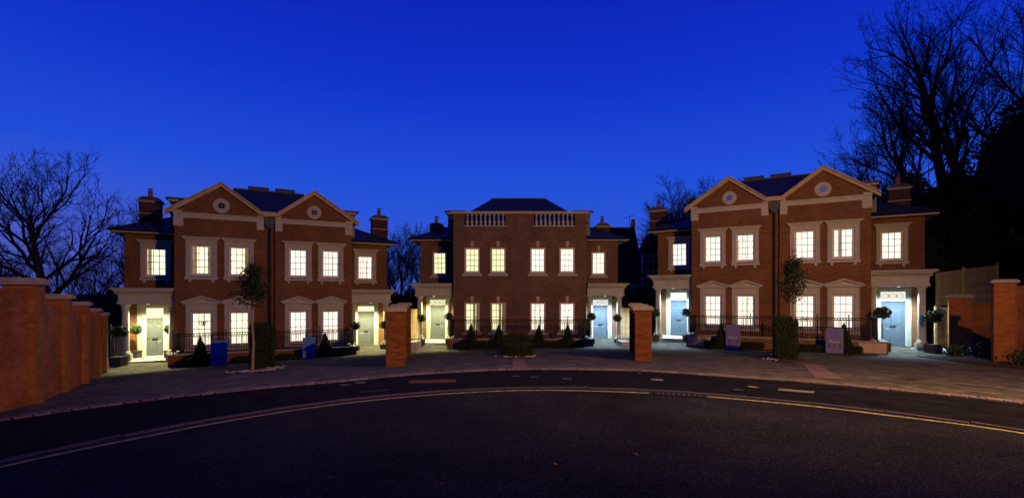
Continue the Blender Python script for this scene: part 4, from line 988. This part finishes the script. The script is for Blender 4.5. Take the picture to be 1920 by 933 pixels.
# ------------------------------------------------------------------ covers, gratings and leaves on the road
def cover(name, x, y, rx, ry, a, m, label, round_=False, cat='cover', frame=True):
    r = empty(name, (x, y, g(x, y)+.006), a, label=label, cat=cat)
    pl = MB()
    if round_: pl.lathe([(rx, 0), (rx, .006), (rx-.02, .008)], 0, 0, 20)
    else: pl.box(-rx, rx, -ry, ry, 0, .006)
    pl.obj('lid', m, r)
    if frame and not round_:
        f = MB(); f.box(-rx-.02, rx+.02, -ry-.02, -ry-.001, 0, .009); f.box(-rx-.02, rx+.02, ry+.001, ry+.02, 0, .009); f.box(-rx-.02, -rx-.001, -ry, ry, 0, .009); f.box(rx+.001, rx+.02, -ry, ry, 0, .009); f.obj('frame', M_iron, r)
    elif frame:
        f = MB(); n = 20; f.tube([((rx+.012)*math.cos(2*math.pi*i/n), (rx+.012)*math.sin(2*math.pi*i/n), .004) for i in range(n+1)], .012, 4, False); f.obj('frame', M_iron, r)
    return r
cover('stop_tap_cover', -3.24, 9.34, .115, 0, 0, M_plate, 'dull round metal cover in the footway, left of a pale one', True)
cover('stop_tap_cover', -3.03, 9.58, .11, 0, 0, M_pale, 'pale round cover touching the paved edge at the left', True)
cover('stop_tap_cover', .46, 10.2, .085, 0, 0, M_plate, 'small round cover in the footway below the middle bed', True)
cover('stop_tap_cover', .08, 10.35, .085, 0, 0, M_plate, 'small dark round cover leftmost below the middle bed', True)
cover('metal_plate', 1.14, 9.98, .085, .06, -.1, M_plate, 'small square cover right of the two round ones', cat='cover')
cover('metal_plate', 2.99, 9.88, .11, .11, -.2, M_pale, 'pale square cover in the footway right of centre')
cover('stop_tap_cover', 4.54, 9.06, .10, 0, 0, M_pale, 'bright round cover in the footway at the right', True)
cover('metal_plate', 4.11, 8.74, .07, .05, -.4, M_plate, 'little dark rectangular cover near the kerb at the right')
cover('brick_patch', -1.61, 9.72, .47, .17, .12, M_rust, 'rusty orange brick infill panel in the dark footway', cat='paving patch', frame=False)
cover('brick_patch', -2.47, 8.64, .26, .07, .45, M_channel, 'small pink infill strip beside the kerb at the left', cat='paving patch', frame=False)
gr = cover('drain_grating', 5.12, 8.66, .27, .10, -.52, M_soil, 'pale slotted drain grating in the footway at the right', cat='drain', frame=False)
bar = MB().box(-.012, .012, -.10, .10, .004, .016).mesh('slat', M_pale)
for i in range(14): link('slat', bar, gr, (-.25+i*.0385, 0, 0), -.35)
f = MB(); f.box(-.28, .28, .10, .11, 0, .010); f.box(-.28, .28, -.11, -.10, 0, .010); f.obj('rim', M_plate, gr)
gy = cover('gully_grate', 2.88, 8.29, .38, .09, -.24, M_dark, 'black gully grate breaking the yellow line', cat='drain')
bar = MB().box(-.012, .012, -.09, .09, .004, .014).mesh('slat', M_plate)
for i in range(9): link('slat', bar, gy, (-.34+i*.085, 0, 0))
for i, (x, y, s_, lab) in enumerate(((-.11, 8.5, .09, 'crumpled brown leaf on the road just below the yellow line'), (-1.68, 4.46, .05, 'orange brown leaf on the road near the bottom left'), (.46, 4.84, .05, 'brown leaf on the road at the bottom centre'), (-.63, 4.34, .03, 'tiny pale leaf at the bottom edge of the road'), (1.34, 5.12, .035, 'small leaf on the road right of centre'), (2.9, 10.8, .06, 'small dark leaf on the paved edge'))):
    m = MB()
    for k in range(5):
        a = k*.9-1.8; m.add([(0, 0, .004), (s_*.5*math.cos(a-.28), s_*.5*math.sin(a-.28), .012+random.random()*.02), (s_*math.cos(a), s_*math.sin(a), .008+random.random()*.03), (s_*.5*math.cos(a+.28), s_*.5*math.sin(a+.28), .012)], [(0,1,2,3)])
    tag(m.obj('fallen_leaf', M_leafdead, None, (x, y, g(x, y)+.004), random.random()*6), label=lab, cat='leaf')
# ------------------------------------------------------------------ bare trees
def bare_tree(name, loc, H, label, seed, spread=.5, trunk_r=.3, fork=.28, levels=5, counts=(9, 6, 5, 4, 3), up=.35, bare_to=.22, ratio=.62, group=None, lean=(0, 0), twr=.006, stems=1, limit=9000):
    rnd = random.Random(seed); tk, br, tw = MB(), MB(), MB(); cnt = [0]
    def grow(p, d, L, r, lev, mb_tr):
        if cnt[0] > limit: return
        cnt[0] += 1
        wob = 0; n = 9 if lev == 0 else 5 if lev == 1 else 4 if lev == 2 else 3; pts = [p]; q = Vector(p); dd = Vector(d)
        wob = .055 if lev == 0 else .16 if lev < 3 else .22
        for i in range(n):
            dd = (dd + Vector((rnd.gauss(0, wob), rnd.gauss(0, wob), rnd.gauss(0, wob*.6)+(.05*up if lev else 0)))).normalized()
            q = q+dd*(L/n); pts.append(q)
        rr = [max(twr*.7, r*(1-.72*(i/n))) for i in range(n+1)]
        target = tk if lev == 0 else br if lev <= 2 else tw
        target.tube(pts, rr, 8 if lev == 0 else 5 if lev <= 1 else 4 if lev == 2 else 3, lev < 3)
        if lev >= levels: return
        c = counts[lev]; a0 = rnd.uniform(0, 6.28)
        for k in range(c):
            t = bare_to+(1-bare_to)*(k+.6)/c if lev == 0 else .18+.82*(k+.5)/c
            t = min(.98, t+rnd.uniform(-.04, .04)); f = t*n; i = min(n-1, int(f)); b = pts[i].lerp(pts[i+1], f-i)
            td = (pts[i+1]-pts[i]).normalized(); az = a0+k*2.4+rnd.uniform(-.4, .4)
            u = td.orthogonal().normalized(); u.rotate(Matrix.Rotation(az, 3, td))
            ang = (spread*(1.25-.5*t) if lev == 0 else rnd.uniform(.45, .95)*(.75 if lev > 1 else .85))
            nd = (td*math.cos(ang)+u*math.sin(ang)); nd.z += up*.25*(1 if lev < 2 else .4); nd.normalize()
            if lev == 0: ln = L*ratio*(1.15-.55*t)*rnd.uniform(.85, 1.15)
            else: ln = L*rnd.uniform(.42, .68)*(1.1-.35*t)
            grow(b, nd, ln, max(twr, rr[i]*rnd.uniform(.48, .72)), lev+1, None)
    for s_ in range(stems):
        d = Vector((lean[0]+(rnd.uniform(-.25, .25) if stems > 1 else 0), lean[1], 1)).normalized()
        grow(Vector((s_*.5*rnd.uniform(-1, 1), 0, -.5)), d, H*.86*(1 if s_ == 0 else rnd.uniform(.75, .95)), trunk_r*(1 if s_ == 0 else .8), 0, None)
    r = empty(name, loc, 0, label=label, cat='tree', group=group)
    link('trunk', tk.mesh('trunk', M_bark), r); link('branches', br.mesh('branches', M_twig), r)
    if tw.v: tag(link('twigs', tw.mesh('twigs', M_twig), r), kind='stuff')
    return r
def copy_tree(src, loc, label, rz=0, sc=1.0):
    r = src.copy(); COL.objects.link(r); r.location = loc; r.rotation_euler.z = rz; r.scale = (sc,)*3; r['label'] = label
    for ch in src.children:
        c = ch.copy(); COL.objects.link(c); c.parent = r
    return r
bare_tree('bare_tree', (-33.0, 35, -2.0), 11.1, 'large bare spreading tree at the far left, tallest left of the houses', 11, spread=.95, trunk_r=.42, up=.5, ratio=.74, bare_to=.34, counts=(11, 7, 5, 4, 3), twr=.012, limit=7000)
GB = 'thin bare trees behind the gardens'
tA = bare_tree('bare_tree', (-27.4, 37, -2.2), 9.6, 'slim bare tree just left of the left houses, behind the porch', 5, spread=.65, trunk_r=.20, twr=.010, levels=4, counts=(12, 7, 5, 4), up=.8, group=GB)
tB = bare_tree('bare_tree', (-45, 42, -2.2), 8.2, 'low bushy bare tree at the very left edge', 8, spread=.9, trunk_r=.2, twr=.012, levels=4, counts=(11, 7, 5, 4), up=.4, stems=2, group=GB)
for x, y, s_, rz, src, lab in ((-39, 47, .9, 2, tB, 'bushy bare tree behind the far left wall, left of the large tree trunk'), (-31.5, 45, .85, 4, tB, 'bushy bare tree between the large tree and the left houses'),
                             (-36.8, 40, .72, 1, tA, 'small slim bare tree right of the large tree trunk'), (-29.3, 33, .62, 3, tA, 'thin bare tree by the far left column, above the gate')):
    copy_tree(src, (x, y, -2.2), lab, rz, s_)
tC = bare_tree('bare_tree', (-10.3, 45.5, -2), 8.6, 'bare tree in the gap left of the middle houses, nearest their roof', 21, spread=.55, trunk_r=.17, twr=.012, levels=4, counts=(14, 7, 5, 4), up=1.0, group=GB, bare_to=.3)
for x, y, s_, rz, lab in ((-11.9, 43, .76, 2, 'bare tree in the centre of the gap between left and middle houses'), (-13.0, 47, .84, 4, 'bare tree in the gap, touching the left chimney'), (-9.0, 50, 1.08, 1, 'bare tree showing above the left wing roof of the middle houses'), (-14.2, 44, .70, 5, 'bare tree just behind the right chimney of the left houses'), (9.6, 60, .98, 3, 'bare tree tips showing over the right wing roof of the middle houses')):
    copy_tree(tC, (x, y, -2), lab, rz, s_)
tD = bare_tree('bare_tree', (17.2, 46, -.5), 11.0, 'dense bare tree behind the left gable of the right houses', 31, spread=.8, trunk_r=.3, twr=.014, levels=4, counts=(13, 9, 6, 5), up=.6, bare_to=.4, group=GB)
copy_tree(tD, (15.0, 45, -.5), 'lower bare tree beside the left chimney of the right houses', 2.5, .85)
copy_tree(tD, (19.4, 48, -.5), 'bare tree partly hidden by the left gable of the right houses', 4.5, 1.06)
copy_tree(tD, (31.5, 42, 1.2), 'twiggy bare tree above the right wing roof of the right houses', 1.2, .98)
# tall trees on the bank
bare_tree('bare_tree', (33.5, 36.2, 1.4), 22.5, 'very tall bare tree with a thick upright trunk at the top right', 41, spread=.62, trunk_r=.48, up=.8, ratio=.43, bare_to=.28, counts=(13, 6, 4, 4, 2), twr=.012, limit=8000, stems=1)
bare_tree('bare_tree', (32.6, 36.5, 1.4), 15.5, 'leaning bare tree left of the tallest one at the right', 44, spread=.8, trunk_r=.38, up=.9, ratio=.50, bare_to=.34, counts=(12, 7, 5, 4, 2), twr=.012, lean=(-.17, 0), limit=7000)
bare_tree('bare_tree', (32.6, 35.0, 1.4), 17.5, 'slender bare tree between the two big trunks at the right', 47, spread=.6, trunk_r=.27, up=.7, ratio=.55, bare_to=.35, counts=(11, 6, 5, 3, 2), twr=.012, lean=(.04, 0), limit=4000)
bare_tree('bare_tree', (38.2, 36, 1.4), 23.0, 'bare tree at the top right corner, cut by the frame', 52, spread=.8, trunk_r=.4, up=.6, ratio=.62, bare_to=.35, counts=(12, 7, 5, 4, 2), twr=.012, limit=6000)
# ------------------------------------------------------------------ dark conifers
def conifer(loc, H, Rb, label, seed, n=6500, shape='cone', group=None, size=.22):
    rnd = random.Random(seed); r = empty('conifer', loc, 0, label=label, cat='tree', group=group)
    t = MB(); t.tube([(0, 0, -.5), (0, 0, H*.5), (0, 0, H*.9)], [.25, .16, .05], 7); t.obj('trunk', M_bark, r)
    f = MB(); lob = [(rnd.uniform(0, 6.28), rnd.uniform(.1, .9), rnd.uniform(.5, 1.1)) for _ in range(26)]
    for _ in range(n):
        t_ = rnd.random()**.75; z = H*(1-t_); a = rnd.uniform(0, 6.283)
        if shape == 'cone': base = Rb*(t_**.8)
        else: base = Rb*min(1, (t_*3.2)**.6)*(1-.25*(t_ > .85))
        k = 1+.13*math.sin(3*a+z*.9)+.10*math.sin(7*a-z*1.7)+.08*rnd.gauss(0, 1)
        rr = base*k*rnd.uniform(.82, 1.04); s_ = size*rnd.uniform(.5, 1.3)
        f.leaf((rr*math.cos(a), rr*math.sin(a), z+rnd.gauss(0, .12)), s_, 0, .35)
    tag(f.obj('foliage', M_leafdark, r), kind='stuff')
    pr = []
    for i in range(8):
        t_ = i/7; z = H*(1-t_); base = (Rb*(t_**.8) if shape == 'cone' else Rb*min(1, (t_*3.2)**.6)); pr.append((max(.03, base*.84), z-.3))
    c = MB(); c.lathe(pr[::-1], 0, 0, 12); c.obj('inner_branches', M_hedgecore, r)
    return r
GC = 'dark conifers behind the right houses'
for i, (x, y, H, Rb, lab) in enumerate(((24.6, 33.5, 8.6, 2.2, 'dark conifer behind the far right chimney'), (28.0, 34.0, 10.4, 2.4, 'dark conifer right of the far right chimney'), (30.9, 33.4, 10.4, 2.3, 'dark conifer below the leaning bare tree'), (33.2, 32.6, 10.2, 2.3, 'dark conifer below the tallest bare tree'), (35.4, 34.5, 11.0, 2.5, 'dark conifer between the tallest trunk and the edge'))):
    conifer((x, y, 0), H, Rb, lab, 60+i, shape='col', group=GC)
conifer((34.2, 31.2, 1.4), 13.6, 3.7, 'huge dark evergreen cut by the right edge of the view', 71, n=9000, shape='col')
conifer((29.5, 24.8, -1.0), 9.3, 2.0, 'dark evergreen behind the wall at the right edge', 72, n=5000, shape='col')
conifer((30.0, 31.0, .5), 7.8, 1.9, 'dark rounded evergreen behind the tall timber fence', 73, n=4500, shape='col', group=GC)
conifer((26.6, 31.4, .2), 6.6, 2.0, 'dark rounded evergreen above the far right porch', 74, n=4500, shape='col', group=GC)
# dark evergreen masses in the gaps between the houses
GE = 'dark evergreen shrubs filling the gaps between the houses'
for i, (x, y, z, H, Rb, lab) in enumerate(((-11.0, 40, -1.6, 3.9, 1.9, 'dark evergreen left in the gap beside the left houses'), (-8.3, 41, -1.6, 4.1, 1.9, 'dark evergreen in the gap beside the middle houses'), (8.3, 37.6, -1.2, 3.2, 1.3, 'dark evergreen in the gap right of the middle houses'), (10.1, 38.2, -1.2, 3.6, 1.4, 'dark evergreen in the gap below the white bay windows'),
                                         (-25.4, 31, -1.6, 2.4, 1.0, 'dark evergreen by the far left column'), (-38.5, 38, -2, 3.2, 2.4, 'dark evergreen left of the large bare trunk'), (-44, 40, -2, 3.8, 3.0, 'dark evergreen behind the leftmost wall pier'), (-33.8, 41, -2, 3.0, 2.2, 'dark evergreen behind the fourth wall pier'))):
    conifer((x, y, z), H, Rb, lab, 90+i, n=3200, shape='col', group=GE, size=.15)
# ------------------------------------------------------------------ houses behind
M_tile = brickmat('dark_roof_tiles', (.060,.042,.038), (.045,.032,.03), (.02,.018,.018), .2, .16, .008, rough=.85)
M_wall2 = mat('dim_rendered_wall', (.22,.18,.18), .9, var=.1)
nh = empty('neighbour_house', (12.6, 47, -1.0), 0, label='old tiled house with white bay windows, seen in the gap between middle and right houses', cat='building')
m = MB(); m.box(-6.5, .2, 0, 7, -.6, 4.4); m.box(.2, 4.2, -1.2, 7, -.6, 5.2); m.obj('wall', M_wall2, nh)
r_ = MB(); r_.add([(-7.0,-.5,4.35),(.3,-.5,4.35),(.3,3.5,10.0),(-7.0,3.5,10.0),(-7.0,7.5,4.35),(.3,7.5,4.35)], [(0,1,2,3),(3,2,5,4)]); r_.obj('roof', M_tile, nh)
r_ = MB(); r_.add([(-.1,-1.5,4.2),(2.5,-1.5,9.6),(5.1,-1.5,4.2),(-.1,7.4,4.2),(2.5,7.4,9.6),(5.1,7.4,4.2),(.1,-1.25,4.4),(2.5,-1.25,9.3),(4.9,-1.25,4.4)], [(1,0,3,4),(2,1,4,5),(6,8,7)]); r_.obj('cross_gable_roof', M_tile, nh)
r_ = MB(); r_.box(-6.9, .2, -.62, -.5, 4.18, 4.36); r_.tube([(-.1, -1.6, 4.2), (2.5, -1.6, 9.6)], .06, 4); r_.obj('bargeboard', M_fascia2 if 'M_fascia2' in globals() else M_lead_w, nh)
def bay(x, z, w_, h_):
    b = MB(); b.box(x-w_/2, x+w_/2, -1.9, -1.2, z-.25, z-.08); b.box(x-w_/2-.08, x+w_/2+.08, -1.98, -1.2, z+h_, z+h_+.14)
    for k in range(4): xx = x-w_/2+w_*k/3; b.box(xx-.045, xx+.045, -1.88, -1.80, z-.08, z+h_)
    b.box(x-w_/2, x+w_/2, -1.87, -1.81, z+h_*.62, z+h_*.68)
    o = b.obj('bay_window', M_white, nh); p = MB()
    for k in range(3): p.box(x-w_/2+w_*k/3+.05, x-w_/2+w_*(k+1)/3-.05, -1.84, -1.835, z-.08, z+h_)
    p.obj('pane', M_dark, o); MB().box(x-w_/2+.05, x+w_/2-.05, -1.8, -1.2, z-.08, z+h_).obj('bay_side', M_white, o)
bay(.55, 3.05, 1.7, 1.3); bay(.45, 5.25, 1.5, 1.25)
c_ = MB().box(-1.1, -.5, -.54, -.4, 1.6, 3.9); c_.obj('door_canopy_post', M_white, nh)
ch_ = MB(); ch_.lathe([(.22, 0), (.25, .3), (.18, .7), (.22, .8)], 0.1, 3.4, 10, 10.0); ch_.obj('chimney_pot', M_terra, nh)
ae = MB(); ae.tube([(-.3, 3.2, 9.8), (-.3, 3.2, 11.2)], .025, 4); ae.tube([(-.95, 3.2, 10.9), (.3, 3.2, 11.25)], .02, 4)
for i in range(5): ae.tube([(-.85+i*.25, 2.95, 10.93+i*.07), (-.85+i*.25, 3.45, 10.93+i*.07)], .012, 3)
ae.obj('aerial', M_iron, nh)
dh = empty('distant_cottage', (-42.0, 50, -3.0), .1, label='distant low house with one lit window, behind the far left wall', cat='building')
MB().box(-3, 3, 0, 4, 0, 2.5).obj('wall', M_wall2, dh); r_ = MB(); r_.add([(-3.3,-.3,2.45),(3.3,-.3,2.45),(3.3,2,4.0),(-3.3,2,4.0),(-3.3,4.3,2.45),(3.3,4.3,2.45)], [(0,1,2,3),(3,2,5,4)]); r_.obj('roof', M_tile, dh)
wn_ = MB(); wn_.box(-.5, .5, -.06, -.02, 1.4, 1.46); wn_.box(-.5, -.44, -.06, -.02, 1.46, 2.2); wn_.box(.44, .5, -.06, -.02, 1.46, 2.2); wn_.box(-.5, .5, -.06, -.02, 2.2, 2.26); wn_.box(-.02, .02, -.06, -.02, 1.46, 2.2); wo_ = wn_.obj('window', M_white, dh)
MB().box(-.44, .44, -.03, -.01, 1.46, 2.2).obj('pane', emis('lit_cottage_window', (1, .78, .32), 1.3), wo_)
# ------------------------------------------------------------------ street lamp behind the viewer
def street_lamp(loc, label, tgt, power, cone_, rz):
    sl = empty('street_lamp', loc, 0, label=label, cat='street lamp')
    m = MB(); m.lathe([(.12, 0), (.12, 1.2), (.07, 1.3), (.05, 7.1)], 0, 0, 10, 0); m.obj('column', M_lead, sl)
    a = MB(); ux, uy = math.cos(rz), math.sin(rz); a.tube([(0, 0, 7.0), (ux*.3, uy*.3, 7.3), (ux*.9, uy*.9, 7.4)], .035, 6); a.obj('arm', M_lead, sl)
    MB().obox((ux*1.15, uy*1.15, 7.43), .32, .14, .06, rz).obj('lantern', M_lead, sl)
    src = Vector((ux*1.15, uy*1.15, 7.30)); q = (Vector(tgt)-Vector(loc)-src).to_track_quat('-Z', 'Y').to_euler()
    light('sodium_light', 'SPOT', src, (1, .50, .15), power, sl, .12, cone_, .8, q)
street_lamp((10.8, 1.0, 0), 'sodium street lamp on a grey column, behind the viewer on the right', (1, 27, 2.0), STREET, 128, R(90))
